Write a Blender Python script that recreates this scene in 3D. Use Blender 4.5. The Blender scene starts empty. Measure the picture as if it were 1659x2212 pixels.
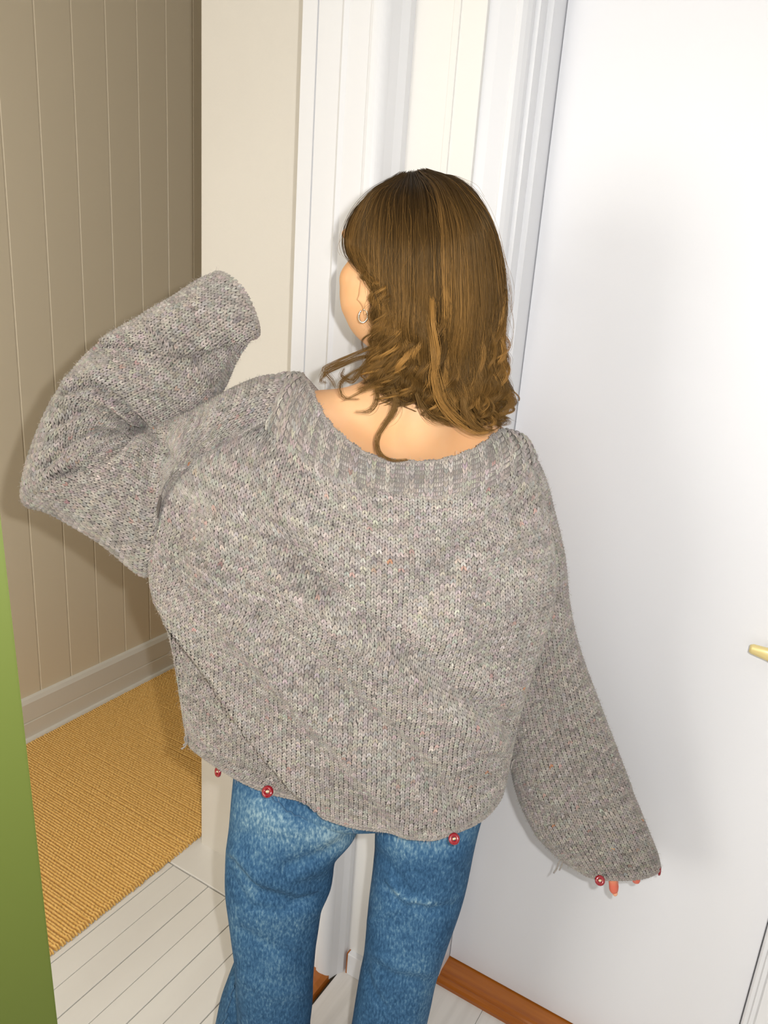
import bpy, bmesh, math, random
import numpy as np
from mathutils import Vector, Matrix
PI = math.pi
rng = np.random.default_rng(7); random.seed(7)
scene = bpy.context.scene
COL = scene.collection

# ---------------------------------------------------------------- camera
W, H, FPX, EYE = 1659.0, 2212.0, 1649.0, 1.53
_dn = np.array([436 - 829.5, 6400 - 1106.0, FPX]); _dn /= np.linalg.norm(_dn)
_a = np.array([1870 - 829.5, 670 - 1106.0, FPX]); _a -= _dn * _a.dot(_dn); _a /= np.linalg.norm(_a)
_b = np.cross(_a, _dn)
# image axes (x right, y down, z forward) -> world (X right, Y into the corner, Z up)
M = np.array([-_b, _a, -_dn])
cam_d = bpy.data.cameras.new('camera'); cam = bpy.data.objects.new('camera', cam_d); COL.objects.link(cam)
cam_d.sensor_fit = 'VERTICAL'; cam_d.sensor_height = 36.0; cam_d.lens = FPX / H * 36.0
cam_d.clip_start = 0.02
R = Matrix([[M[i][0], -M[i][1], -M[i][2]] for i in range(3)]).to_4x4()
cam.matrix_world = Matrix.Translation((0, 0, EYE)) @ R
scene.camera = cam
HEAD = np.array([M[0][2], M[1][2]]); HEAD /= np.linalg.norm(HEAD)

def ray(px, py):
    return M @ np.array([(px - 829.5) / FPX, (py - 1106.0) / FPX, 1.0])
def P(px, py, h):
    """point seen at (px,py) at horizontal distance h in front of the camera"""
    r = ray(px, py); t = h / (r[0] * HEAD[0] + r[1] * HEAD[1])
    return np.array([0, 0, EYE]) + r * t
def PY(px, py, y):
    r = ray(px, py); return np.array([0, 0, EYE]) + r * (y / r[1])
def proj(Q):
    q = (np.asarray(Q) - np.array([0, 0, EYE])) @ M
    return np.stack([829.5 + FPX * q[..., 0] / q[..., 2], 1106 + FPX * q[..., 1] / q[..., 2]], -1)
def m_per_px(h): return h / FPX * 1.06

# ---------------------------------------------------------------- light
vs = scene.view_settings
vs.view_transform = 'Standard'; vs.look = 'None'; vs.exposure = 0.0; vs.gamma = 1.0; vs.use_curve_mapping = False
w = bpy.data.worlds.new('world'); scene.world = w; w.use_nodes = True
w.node_tree.nodes['Background'].inputs[0].default_value = (0.9, 0.93, 1, 1)
w.node_tree.nodes['Background'].inputs[1].default_value = 0.25
def light(name, kind, loc, energy, color, target=None, size=0.1, size_y=None, radius=0.01, spot=None):
    d = bpy.data.lights.new(name, kind); d.energy = energy; d.color = color
    if kind == 'AREA':
        d.size = size
        if size_y: d.shape = 'RECTANGLE'; d.size_y = size_y
    else: d.shadow_soft_size = radius
    if kind == 'SPOT': d.spot_size = spot; d.spot_blend = 0.7
    o = bpy.data.objects.new(name, d); COL.objects.link(o); o.location = loc
    if target is not None:
        o.rotation_euler = (Vector(target) - Vector(loc)).to_track_quat('-Z', 'Y').to_euler()
    return o
fl = np.array([0, 0, EYE]) + M @ np.array([0.055, -0.028, 0.0])
aim = np.array([0, 0, EYE]) + M @ np.array([0.0, 0.22, 1.3])
light('camera_flash', 'SPOT', tuple(fl), 38.5, (1.0, 0.985, 0.96), tuple(aim), radius=0.010, spot=math.radians(150))
light('room_lamp', 'AREA', (0.5, -0.5, 2.38), 3.0, (1.0, 0.97, 0.93), (0.5, -0.5, 0), size=0.9)
light('room_fill', 'AREA', (0.3, -1.55, 1.35), 7.5, (0.97, 0.98, 1.0), (0.3, 2, 0.9), size=1.1, size_y=1.3)  # added soft fill behind the camera, the back wall has no window
light('hall_lamp', 'AREA', (-1.5, -0.7, 2.30), 3.0, (1.0, 0.86, 0.62), (-1.5, -0.7, 0), size=0.6)
light('hall_fill', 'AREA', (-1.45, -1.55, 1.2), 36.0, (1.0, 0.97, 0.90), (-1.5, 2.0, 0.6), size=1.1, size_y=1.5)  # added fill brightening the hall from behind, not a real window

# ---------------------------------------------------------------- helpers
def obj(name, me, mat=None, parent=None, **props):
    o = bpy.data.objects.new(name, me); COL.objects.link(o)
    if mat is not None:
        for m in (mat if isinstance(mat, (list, tuple)) else [mat]): me.materials.append(m)
    if parent is not None:
        o.parent = parent; o.matrix_parent_inverse = Matrix.Translation(parent.location).inverted()
    for k, v in props.items(): o[k] = v
    return o
def bm_mesh(name, bm, smooth=False):
    me = bpy.data.meshes.new(name)
    bmesh.ops.recalc_face_normals(bm, faces=bm.faces)
    bm.to_mesh(me); bm.free()
    if smooth: me.polygons.foreach_set('use_smooth', [True] * len(me.polygons))
    return me
def np_mesh(name, V, F, smooth=True, col=None, mats=None, colname='tint'):
    me = bpy.data.meshes.new(name); V = np.asarray(V, np.float32); F = np.asarray(F, np.int32)
    k = F.shape[1]
    me.vertices.add(len(V)); me.vertices.foreach_set('co', V.ravel())
    me.loops.add(F.size); me.loops.foreach_set('vertex_index', F.ravel())
    me.polygons.add(len(F)); me.polygons.foreach_set('loop_start', np.arange(len(F), dtype=np.int32) * k)
    if smooth: me.polygons.foreach_set('use_smooth', np.ones(len(F), bool))
    if mats is not None: me.polygons.foreach_set('material_index', np.asarray(mats, np.int32))
    me.update(calc_edges=True)
    if col is not None:
        at = me.color_attributes.new(colname, 'FLOAT_COLOR', 'POINT')
        c = np.ones((len(V), 4), np.float32); c[:, :3] = col
        at.data.foreach_set('color', c.ravel())
    return me
def box(bm, x0, x1, y0, y1, z0, z1, bev=0.0, seg=2):
    r = bmesh.ops.create_cube(bm, size=1.0)
    for v in r['verts']:
        v.co = Vector((x0 + (v.co.x + .5) * (x1 - x0), y0 + (v.co.y + .5) * (y1 - y0), z0 + (v.co.z + .5) * (z1 - z0)))
    if bev > 0:
        es = list({e for v in r['verts'] for e in v.link_edges})
        bmesh.ops.bevel(bm, geom=es, offset=bev, segments=seg, affect='EDGES', profile=0.5)
def boxo(name, dims, mat, parent=None, bev=0.002, **props):
    bm = bmesh.new(); box(bm, *dims, bev=bev); return obj(name, bm_mesh(name, bm), mat, parent, **props)
def prism(name, pts, z0, z1, mat, parent=None, smooth=False, **props):
    """vertical extrusion of an outline given as (x,y)"""
    bm = bmesh.new()
    lo = [bm.verts.new((x, y, z0)) for x, y in pts]; hi = [bm.verts.new((x, y, z1)) for x, y in pts]
    n = len(pts)
    for i in range(n): bm.faces.new((lo[i], lo[(i + 1) % n], hi[(i + 1) % n], hi[i]))
    bm.faces.new(lo[::-1]); bm.faces.new(hi)
    return obj(name, bm_mesh(name, bm, smooth), mat, parent, **props)
def sweep_profile(name, prof, axis, a0, a1, mat, parent=None, **props):
    """prof: (u,z) outline swept along axis 'x' (u=y) or 'y' (u=x)"""
    bm = bmesh.new()
    f = (lambda s, u, z: (s, u, z)) if axis == 'x' else (lambda s, u, z: (u, s, z))
    A = [bm.verts.new(f(a0, u, z)) for u, z in prof]; B = [bm.verts.new(f(a1, u, z)) for u, z in prof]
    n = len(prof)
    for i in range(n): bm.faces.new((A[i], A[(i + 1) % n], B[(i + 1) % n], B[i]))
    bm.faces.new(A[::-1]); bm.faces.new(B)
    return obj(name, bm_mesh(name, bm), mat, parent, **props)

# ---------------------------------------------------------------- materials
def srgb(r, g, b):
    return tuple(((c / 255) / 12.92 if c / 255 <= .04045 else ((c / 255 + .055) / 1.055) ** 2.4) for c in (r, g, b))
def mat(name, color=(.8, .8, .8), rough=.6, spec=.4, metal=0.0, noise=None, bump=None, sheen=0, coat=0):
    m = bpy.data.materials.new(name); m.use_nodes = True; nt = m.node_tree; N = nt.nodes; L = nt.links
    b = N['Principled BSDF']; b.inputs['Roughness'].default_value = rough; b.inputs['Metallic'].default_value = metal
    b.inputs['Specular IOR Level'].default_value = spec; b.inputs['Base Color'].default_value = (*color, 1)
    if sheen: b.inputs['Sheen Weight'].default_value = sheen
    if coat: b.inputs['Coat Weight'].default_value = coat; b.inputs['Coat Roughness'].default_value = .1
    tc = N.new('ShaderNodeTexCoord')
    def nz(scale, stretch, detail=4):
        mp = N.new('ShaderNodeMapping'); mp.inputs['Scale'].default_value = stretch
        L.new(tc.outputs['Object'], mp.inputs['Vector'])
        n = N.new('ShaderNodeTexNoise'); n.inputs['Scale'].default_value = scale; n.inputs['Detail'].default_value = detail
        L.new(mp.outputs['Vector'], n.inputs['Vector']); return n
    if noise:   # (scale, stretch, colour2, lo, hi)
        n = nz(noise[0], noise[1]); cr = N.new('ShaderNodeValToRGB')
        cr.color_ramp.elements[0].position = noise[3]; cr.color_ramp.elements[1].position = noise[4]
        cr.color_ramp.elements[0].color = (*color, 1); cr.color_ramp.elements[1].color = (*noise[2], 1)
        L.new(n.outputs['Fac'], cr.inputs['Fac']); L.new(cr.outputs['Color'], b.inputs['Base Color'])
    if bump:    # (scale, stretch, strength, distance)
        n = nz(bump[0], bump[1]); bp = N.new('ShaderNodeBump'); bp.inputs['Strength'].default_value = bump[2]
        bp.inputs['Distance'].default_value = bump[3]
        L.new(n.outputs['Fac'], bp.inputs['Height']); L.new(bp.outputs['Normal'], b.inputs['Normal'])
    return m
I3 = (1, 1, 1)
m_door = mat('white_door_paint', (.815, .825, .865), .45, .35, bump=(60, I3, .05, .002))
m_trim = mat('white_trim_paint', (.79, .80, .83), .38, .4, bump=(90, (1, 1, .1), .08, .001))
m_recess = mat('warm_white_paint', (.82, .81, .79), .55, .3, bump=(120, I3, .08, .001))
m_cream = mat('cream_wall_paint', (.76, .725, .665), .75, .25, noise=(3, I3, (.73, .695, .635), .3, .7), bump=(160, I3, .25, .0012))
m_panel = mat('beige_panel_paint', (.82, .72, .55), .42, .4, bump=(40, (1, 1, .15), .06, .001))
m_base = mat('pale_baseboard_paint', (.82, .79, .72), .45, .35)
m_gap = mat('dark_joint', (.09, .075, .05), .9, .1)
m_board = mat('white_floor_paint', (.86, .84, .80), .42, .4, noise=(9, (1, .2, 1), (.81, .785, .745), .35, .75), bump=(50, (1, .08, 1), .12, .001))
m_lam = mat('whitewashed_laminate', (.78, .75, .715), .5, .35, noise=(14, (3, .12, 1), (.66, .63, .595), .42, .72), bump=(80, (2, .06, 1), .1, .0006))
m_oak = mat('orange_varnished_wood', (.44, .135, .012), .3, .5, noise=(30, (.12, 2, 2), (.30, .075, .006), .35, .75), coat=.3)
m_green = mat('green_painted_panel', (.062, .080, .012), .6, .3)
m_edge = mat('pale_green_edge', (.42, .48, .22), .5, .3)
m_brass = mat('pale_brass', (.80, .66, .30), .35, .5, metal=.2)
m_rug = mat('golden_jute', (.90, .58, .20), .9, .1, noise=(160, I3, (.70, .41, .11), .35, .7), sheen=.2)
m_skin = mat('skin', (.78, .42, .20), .5, .35, noise=(14, I3, (.80, .49, .27), .35, .7), bump=(600, I3, .05, .0005))
m_skin.node_tree.nodes['Principled BSDF'].inputs['Subsurface Weight'].default_value = .15
m_skin.node_tree.nodes['Principled BSDF'].inputs['Subsurface Radius'].default_value = (.012, .005, .002)
m_tip = mat('flash_lit_fingertip_skin', (.80, .22, .12), .5, .35)  # flash light coming through the fingertip, put into the colour
m_nail = mat('fingernail', (.85, .42, .26), .25, .5)
m_silver = mat('silver', (.85, .84, .80), .18, .5, metal=1)
m_red = mat('glossy_dark_red_button', (.28, .002, .012), .18, .6, coat=.6)
m_thread = mat('cream_thread', (.72, .62, .42), .9, .1)
m_eye = mat('eye_white', (.8, .78, .75), .2, .5)
m_iris = mat('brown_iris', (.12, .06, .03), .2, .5)
m_lips = mat('lips', (.62, .22, .18), .45, .4)
m_brow = mat('brow_hair', (.12, .065, .03), .7, .2)
m_hairbase = mat('brown_hair_underlayer', (.035, .019, .008), .6, .3, noise=(60, (6, 6, .3), (.06, .034, .014), .35, .7))

def yarn_mat(name, mul, rough=.95):
    m = mat(name, (.4, .38, .36), rough, .12, sheen=.25)
    nt = m.node_tree; N = nt.nodes; L = nt.links; b = N['Principled BSDF']
    at = N.new('ShaderNodeAttribute'); at.attribute_name = 'tint'
    tc = N.new('ShaderNodeTexCoord'); n = N.new('ShaderNodeTexNoise'); n.inputs['Scale'].default_value = 420; n.inputs['Detail'].default_value = 3
    L.new(tc.outputs['Object'], n.inputs['Vector'])
    mr = N.new('ShaderNodeMapRange'); mr.inputs['From Min'].default_value = .3; mr.inputs['From Max'].default_value = .7
    mr.inputs['To Min'].default_value = .82 * mul; mr.inputs['To Max'].default_value = 1.18 * mul
    L.new(n.outputs['Fac'], mr.inputs['Value'])
    mx = N.new('ShaderNodeVectorMath'); mx.operation = 'SCALE'
    L.new(at.outputs['Color'], mx.inputs[0]); L.new(mr.outputs['Result'], mx.inputs['Scale'])
    L.new(mx.outputs['Vector'], b.inputs['Base Color'])
    return m
m_yarn = yarn_mat('grey_marled_yarn', 1.0)
m_ribbase = mat('grey_rib_ground', (.24, .215, .20), .95, .1)
m_yarnbase = mat('grey_knit_ground', (.115, .10, .092), .95, .1)  # darker than the yarn: shade in the stitch gaps put into the colour

def denim_mat():
    m = mat('faded_blue_denim', (.1, .2, .35), .85, .15)
    nt = m.node_tree; N = nt.nodes; L = nt.links; b = N['Principled BSDF']
    tc = N.new('ShaderNodeTexCoord')
    def nz(scale, stretch, d=4):
        mp = N.new('ShaderNodeMapping'); mp.inputs['Scale'].default_value = stretch; L.new(tc.outputs['Object'], mp.inputs['Vector'])
        n = N.new('ShaderNodeTexNoise'); n.inputs['Scale'].default_value = scale; n.inputs['Detail'].default_value = d
        L.new(mp.outputs['Vector'], n.inputs['Vector']); return n
    n1 = nz(230, (1.3, 1.3, .5), 6); n2 = nz(14, (1, 1, .6), 3); n3 = nz(900, (1, 1, .3), 2)
    at = N.new('ShaderNodeAttribute'); at.attribute_name = 'tint'
    sep = N.new('ShaderNodeSeparateColor'); L.new(at.outputs['Color'], sep.inputs['Color'])
    def madd(a, k, c):
        q = N.new('ShaderNodeMath'); q.operation = 'MULTIPLY_ADD'; L.new(a, q.inputs[0]); q.inputs[1].default_value = k
        if isinstance(c, float): q.inputs[2].default_value = c
        else: L.new(c, q.inputs[2])
        return q.outputs[0]
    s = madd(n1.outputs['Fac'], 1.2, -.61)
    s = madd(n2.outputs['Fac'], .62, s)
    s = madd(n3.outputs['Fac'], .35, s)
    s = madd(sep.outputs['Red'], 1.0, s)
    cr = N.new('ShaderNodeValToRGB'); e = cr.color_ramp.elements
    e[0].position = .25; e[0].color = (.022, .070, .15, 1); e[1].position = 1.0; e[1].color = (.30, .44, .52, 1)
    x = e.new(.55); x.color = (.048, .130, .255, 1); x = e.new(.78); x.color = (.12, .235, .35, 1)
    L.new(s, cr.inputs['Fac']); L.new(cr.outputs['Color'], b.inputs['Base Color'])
    bp = N.new('ShaderNodeBump'); bp.inputs['Strength'].default_value = .3; bp.inputs['Distance'].default_value = .001
    L.new(n1.outputs['Fac'], bp.inputs['Height']); L.new(bp.outputs['Normal'], b.inputs['Normal'])
    return m
m_denim = denim_mat()
m_seam = mat('denim_seam', (.07, .15, .26), .85, .15)

def hair_mat():
    m = bpy.data.materials.new('brown_hair_strands'); m.use_nodes = True; nt = m.node_tree; N = nt.nodes; L = nt.links
    b = N['Principled BSDF']; b.inputs['Roughness'].default_value = .45; b.inputs['Specular IOR Level'].default_value = .35; b.inputs['Specular Tint'].default_value = (1, .78, .5, 1)
    at = N.new('ShaderNodeAttribute'); at.attribute_name = 'tint'
    L.new(at.outputs['Color'], b.inputs['Base Color'])
    return m
m_hair = hair_mat()

# ================================================================ ROOM (x = right, y = into the corner)
CEIL = 2.42
fx0, fx1, fy0, fy1 = -2.2, 1.3, -1.6, 3.2
floor = boxo('floor', (fx0, fx1, fy0, fy1, -.06, -.012), m_gap, bev=0, kind='structure')
# painted boards of the hall, joints every 62 mm
xs = -.935 + .0625 * 3     # right-most joint near the threshold
k = 0
while xs > -1.33:
    x1, x0 = xs, xs - .0625; gap = .0013 if k % 2 else .0006
    boxo('floor_board', (x0 + gap, x1 - gap, fy0, 1.173, -.012, -.0006 if k % 2 else 0.0), m_board, floor, bev=.0012)
    xs -= .0625; k += 1
boxo('floor_board', (-1.345, -.70, 1.177, 1.40, -.012, 0.0015), m_board, floor, bev=.0015)
xs = -1.3475
for i in range(7):
    boxo('floor_board', (xs - .124, xs - .001, fy0, fy1, -.012, -.001), m_board, floor, bev=.0015); xs -= .125
# laminate of the room
xs = -.705
for i, wdt in enumerate([.125, .19, .19, .19, .19, .19, .19, .19, .19, .19]):
    cut = [-1.6, .35 + .3 * (i % 3), 1.55]
    for j in range(2):
        boxo('laminate_plank', (xs + .0004, xs + wdt - .0004, cut[j] + .0004, cut[j + 1] - .0004, -.012, 0), m_lam, floor, bev=.0006)
    xs += wdt
# threshold between the two floors
pr = [(-.785, -.01), (-.785, .012), (-.778, .02), (-.765, .024), (-.735, .024), (-.722, .020), (-.712, .012), (-.712, -.01)]
sweep_profile('trim_1', pr, 'y', -.4, 1.135, m_oak, kind='structure')

# panelled wall on the left, boards 116 mm wide
XP = -2.035
wl = boxo('wall_left', (XP - .12, XP - .012, fy0, fy1, 0, CEIL), m_panel, bev=0, kind='structure')
ys = 1.466 - .1156 * 12
while ys < 3.0:
    y0, y1 = ys, ys + .1156
    # square near edge, broad chamfer on the far side of each groove
    pts = [(XP - .012, y0), (XP - .0050, y0 + .0005), (XP, y0 + .0052), (XP, y1 - .0012), (XP - .012, y1 - .0012)]
    prism('panel', pts, .10, CEIL, m_panel, wl)
    ys += .1156
pr = [(XP - .001, 0), (XP + .017, 0), (XP + .017, .066), (XP + .0145, .068), (XP + .0145, .070), (XP + .017, .072), (XP + .017, .135), (XP + .010, .148), (XP - .001, .152)]
sweep_profile('baseboard_left', pr, 'y', fy0, 3.1, m_base, kind='structure')
pr = [(XP + .017, 0), (XP + .030, 0), (XP + .030, .006), (XP + .026, .012), (XP + .017, .014)]
sweep_profile('trim_2', pr, 'y', fy0, 3.1, m_base, kind='structure')

# cream pier
boxo('wall_pier', (-1.246, -.875, 1.275, 1.42, -.01, CEIL), m_cream, bev=.003, kind='structure')
boxo('wall_pier_return', (-1.18, -.60, 1.42, 3.2, -.01, CEIL), m_cream, bev=0, kind='structure')

# painted jamb of the doorway beside the pier
def arc(cx, cy, r, a0, a1, n=8):
    return [(cx + r * math.cos(math.radians(a0 + (a1 - a0) * i / n)), cy + r * math.sin(math.radians(a0 + (a1 - a0) * i / n))) for i in range(n + 1)]
jp = [(-.878, 1.272), (-.878, 1.128), (-.8485, 1.128), (-.8475, 1.134), (-.8465, 1.134), (-.8455, 1.128), (-.797, 1.128), (-.793, 1.119), (-.789, 1.117), (-.785, 1.119), (-.781, 1.121),
      (-.742, 1.121), (-.738, 1.116)] + arc(-.735, 1.140, .025, 275, 350, 10) + [(-.705, 1.152), (-.697, 1.165), (-.697, 1.272)]
prism('trim_3', jp, 0.0, 2.10, m_trim, smooth=False, kind='structure')
# boxed-in wall section
boxo('wall_front', (-.700, -.574, 1.180, 1.45, -.005, CEIL), m_recess, bev=.001, kind='structure')
boxo('trim_4', (-.629, -.617, 1.1765, 1.185, .06, CEIL), m_recess, bev=.0015, kind='structure')
bb = boxo('baseboard_front', (-.688, -.576, 1.166, 1.181, 0, .058), m_trim, bev=.002, kind='structure')
boxo('end_grain', (-.6910, -.6878, 1.167, 1.181, 0, .057), m_oak, bb, bev=0)

# door on the right with its frame
YD = 1.32
def rev(pts): return pts
jamb = [(-.599, 1.34), (-.599, 1.186), (-.577, 1.186), (-.560, 1.196), (-.540, 1.210), (-.537, 1.209), (-.531, 1.212), (-.526, 1.219), (-.5225, 1.228), (-.5225, 1.241), (-.515, 1.241), (-.515, 1.269), (-.505, 1.269), (-.505, 1.34)]
boxo('wall_right', (-.575, 1.3, 1.345, 1.45, -.005, CEIL), m_recess, bev=0, kind='structure')
dr = boxo('door_1', (-.5035, .083, YD, 1.343, .030, 2.06), m_door, bev=.0015, kind='structure')
prism('door_jamb', jamb, 0.012, 2.12, m_trim, dr)
jr = [(.085, 1.34), (.085, 1.300), (.0875, 1.297), (.093, 1.297), (.0945, 1.285), (.101, 1.285), (.103, 1.27), (.150, 1.262), (.156, 1.27), (.156, 1.34)]
prism('door_jamb', jr, 0.012, 2.12, m_trim, dr)
boxo('door_head', (-.599, .156, 1.225, 1.34, 2.065, 2.14), m_trim, dr, bev=.003)
pr = [(1.262, -.005), (1.262, .008), (1.266, .014), (1.272, .017), (1.276, .0165), (1.279, .020), (1.284, .0225), (1.345, .029), (1.345, -.005)]
sweep_profile('door_sill', pr, 'x', -.512, .09, m_oak, dr)
# lever handle
def tube(path, radii, n=12, flat=1.0, cap=True):
    """swept tube; path (k,3), radii (k,) or (k,2); returns V,F(quads)"""
    path = np.asarray(path, float); k = len(path); radii = np.asarray(radii, float)
    if radii.ndim == 1: radii = np.stack([radii, radii * flat], 1)
    T = np.gradient(path, axis=0); T /= np.linalg.norm(T, axis=1)[:, None] + 1e-12
    up = np.array([0, 0, 1.0]) if abs(T[0][2]) < .9 else np.array([0, 1.0, 0])
    V = []; nrm = np.cross(T[0], up); nrm /= np.linalg.norm(nrm)
    for i in range(k):
        nrm = nrm - T[i] * nrm.dot(T[i]); nrm /= np.linalg.norm(nrm) + 1e-12; bi = np.cross(T[i], nrm)
        for j in range(n):
            a = 2 * PI * j / n; V.append(path[i] + nrm * math.cos(a) * radii[i][0] + bi * math.sin(a) * radii[i][1])
    F = [(i * n + j, i * n + (j + 1) % n, (i + 1) * n + (j + 1) % n, (i + 1) * n + j) for i in range(k - 1) for j in range(n)]
    if cap:
        V.append(path[0]); V.append(path[-1]); c0 = k * n
        for j in range(0, n, 2):
            F.append((c0, (j + 2) % n, j + 1, j)); b = (k - 1) * n; F.append((c0 + 1, b + j, b + j + 1, b + (j + 2) % n))
    return np.array(V), np.array(F)
hz = .982
V, F = tube([(.045, YD + .002, hz), (.045, YD - .004, hz), (.045, YD - .0065, hz)], [.024, .024, .019], 24)
hr = obj('handle', np_mesh('handle', V, F), m_brass, dr, label='pale brass lever handle')
path = [PY(1619, 1400, YD - .047)]
tipx, tipz = path[0][0], path[0][2]
pts = [(tipx, YD - .047, tipz), (tipx + .004, YD - .047, tipz), (tipx + .03, YD - .047, tipz - .002), (.035, YD - .046, hz), (.043, YD - .043, hz), (.0455, YD - .034, hz), (.045, YD - .002, hz)]
V, F = tube(pts, [(.004, .006), (.0055, .0085), (.0065, .011), (.009, .0125), (.009, .0115), (.009, .009), (.0085, .0085)], 14)
obj('lever', np_mesh('lever', V, F), m_brass, hr)
# rest of the shell, outside the frame
boxo('wall_back', (fx0, fx1, -1.72, -1.6, 0, CEIL), m_recess, bev=0, kind='structure')
boxo('wall_far', (fx0, -.6, 3.2, 3.3, 0, CEIL), m_cream, bev=0, kind='structure')
boxo('wall_side', (1.3, 1.4, -1.6, 1.45, 0, CEIL), m_recess, bev=0, kind='structure')
boxo('ceiling', (fx0, 1.4, -1.72, 3.3, CEIL, CEIL + .1), m_recess, bev=0, kind='structure')

# green panel close to the camera, turned nearly edge-on
e0 = P(0, 1100, .38); e1 = P(125, 2212, .38)
dv = (e1 - e0) / (e1[2] - e0[2])            # edge direction per metre of height
lo = e0 + dv * (0.012 - e0[2]); hi = e0 + dv * (1.98 - e0[2])
ang = math.radians(247)
du = np.array([math.cos(ang), math.sin(ang), 0]); dn_ = np.array([-du[1], du[0], 0])
bm = bmesh.new(); vv = []
for base in (lo, hi):
    for s, t in ((0, 0), (.62, 0), (.62, 1), (0, 1)):
        vv.append(bm.verts.new(base + du * s + dn_ * t * -.022))
for f in ((0, 1, 2, 3), (7, 6, 5, 4), (0, 4, 5, 1), (1, 5, 6, 2), (2, 6, 7, 3), (3, 7, 4, 0)): bm.faces.new([vv[i] for i in f])
bmesh.ops.bevel(bm, geom=list(bm.edges), offset=.0012, segments=2, affect='EDGES')
gp = obj('green_panel', bm_mesh('green_panel', bm), m_green, label='green painted panel standing upright close by at the left edge', category='panel')

# woven rug
def make_rug():
    x0, x1 = -2.004, -1.262; y0, y1, p = .35, 2.75, .0078
    n = int((y1 - y0) / p); nx = 130; prof = [(-.5, -.004), (-.3, .0035), (0, .0060), (.3, .0035), (.5, -.004)]
    V = []; F = []; xsn = np.linspace(x0, x1, nx); base = 0
    px_ = np.array(prof)
    for i in range(n):
        yc = y0 + i * p; ext = rng.normal(0, .0012, 2); ph = (i % 2) * PI
        xx = xsn.copy(); xx[0] += ext[0]; xx[-1] += ext[1]
        yw = yc + np.cumsum(rng.normal(0, .00012, nx)) * .6
        z = .0035 + .0011 * np.sin(xx * 2 * PI / .0125 + ph) + rng.normal(0, .00035, nx)
        end = np.ones(nx); end[0] = end[-1] = .45; end[1] = end[-2] = .9
        fat = 1 + .35 * (np.arange(nx) < 3) + .35 * (np.arange(nx) > nx - 4)
        for j, (u, h) in enumerate(prof):
            V.append(np.stack([xx, yw + u * p * 1.04 * end, np.maximum(.0006, (z + h) * end * fat)], 1))
        idx = np.arange(nx - 1)
        for j in range(4):
            a = base + j * nx + idx; F.append(np.stack([a, a + 1, a + nx + 1, a + nx], 1))
        base += 5 * nx
    # end caps give the rounded loops along both edges
    V = np.concatenate(V); F = np.concatenate(F)
    caps = []
    for i in range(n):
        b = i * 5 * nx
        caps.append((b, b + nx, b + 2 * nx, b + 3 * nx)); caps.append((b + nx - 1, b + 4 * nx - 1, b + 3 * nx - 1, b + 2 * nx - 1))
    return np_mesh('rug', V, np.concatenate([F, np.array(caps)]))
rug = obj('rug', make_rug(), m_rug, label='golden jute rug with corded ribs lying on the white floor along the panelled wall', category='rug')

# ================================================================ PERSON
base = P(800, 2212, 1.02)
person = bpy.data.objects.new('person', None); COL.objects.link(person)
person.location = (base[0], base[1], 0)
person['label'] = 'woman with wavy brown hair, oversized grey knitted sweater and blue jeans, seen from behind'
person['category'] = 'person'

# ---------- surface tools
def cr_closed(pts, n):
    pts = np.asarray(pts, float); m = len(pts); t = np.linspace(0, m, n, endpoint=False); i = t.astype(int); f = (t - i)[:, None]
    p0, p1, p2, p3 = pts[(i - 1) % m], pts[i % m], pts[(i + 1) % m], pts[(i + 2) % m]
    return .5 * ((2 * p1) + (-p0 + p2) * f + (2 * p0 - 5 * p1 + 4 * p2 - p3) * f ** 2 + (-p0 + 3 * p1 - 3 * p2 + p3) * f ** 3)
def cr_open(arr, n):
    arr = np.asarray(arr, float); k = len(arr); e = np.concatenate([[2 * arr[0] - arr[1]], arr, [2 * arr[-1] - arr[-2]]])
    t = np.linspace(0, k - 1 - 1e-9, n); i = t.astype(int); f = (t - i).reshape((-1,) + (1,) * (arr.ndim - 1))
    p0, p1, p2, p3 = e[i], e[i + 1], e[i + 2], e[i + 3]
    return .5 * ((2 * p1) + (-p0 + p2) * f + (2 * p0 - 5 * p1 + 4 * p2 - p3) * f ** 2 + (-p0 + 3 * p1 - 3 * p2 + p3) * f ** 3)
CAMP = np.array([0, 0, EYE])
def grid_normals(G):
    du = np.roll(G, -1, 1) - np.roll(G, 1, 1); dv = np.gradient(G, axis=0)
    n = np.cross(du, dv); n /= np.linalg.norm(n, axis=2)[..., None] + 1e-12
    c = G.mean(1, keepdims=True)
    s = np.sign(((G - c) * n).sum(2).mean(1))   # outward per ring
    s = np.where(s == 0, 1, s); s = np.sign(np.median(s)) * np.ones_like(s)
    return n * s[:, None, None]
def seg_dist(px, poly):
    """distance to a polyline in px, with signed side"""
    poly = np.asarray(poly, float); best = np.full(px.shape[:-1], 1e9); side = np.zeros(px.shape[:-1])
    for a, b in zip(poly[:-1], poly[1:]):
        d = b - a; L2 = d.dot(d); t = np.clip(((px - a) @ d) / L2, 0, 1); q = px - (a + t[..., None] * d)
        r = np.linalg.norm(q, axis=-1); cr = d[0] * q[..., 1] - d[1] * q[..., 0]
        m = r < best; best = np.where(m, r, best); side = np.where(m, np.sign(cr), side)
    return best, side
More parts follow.
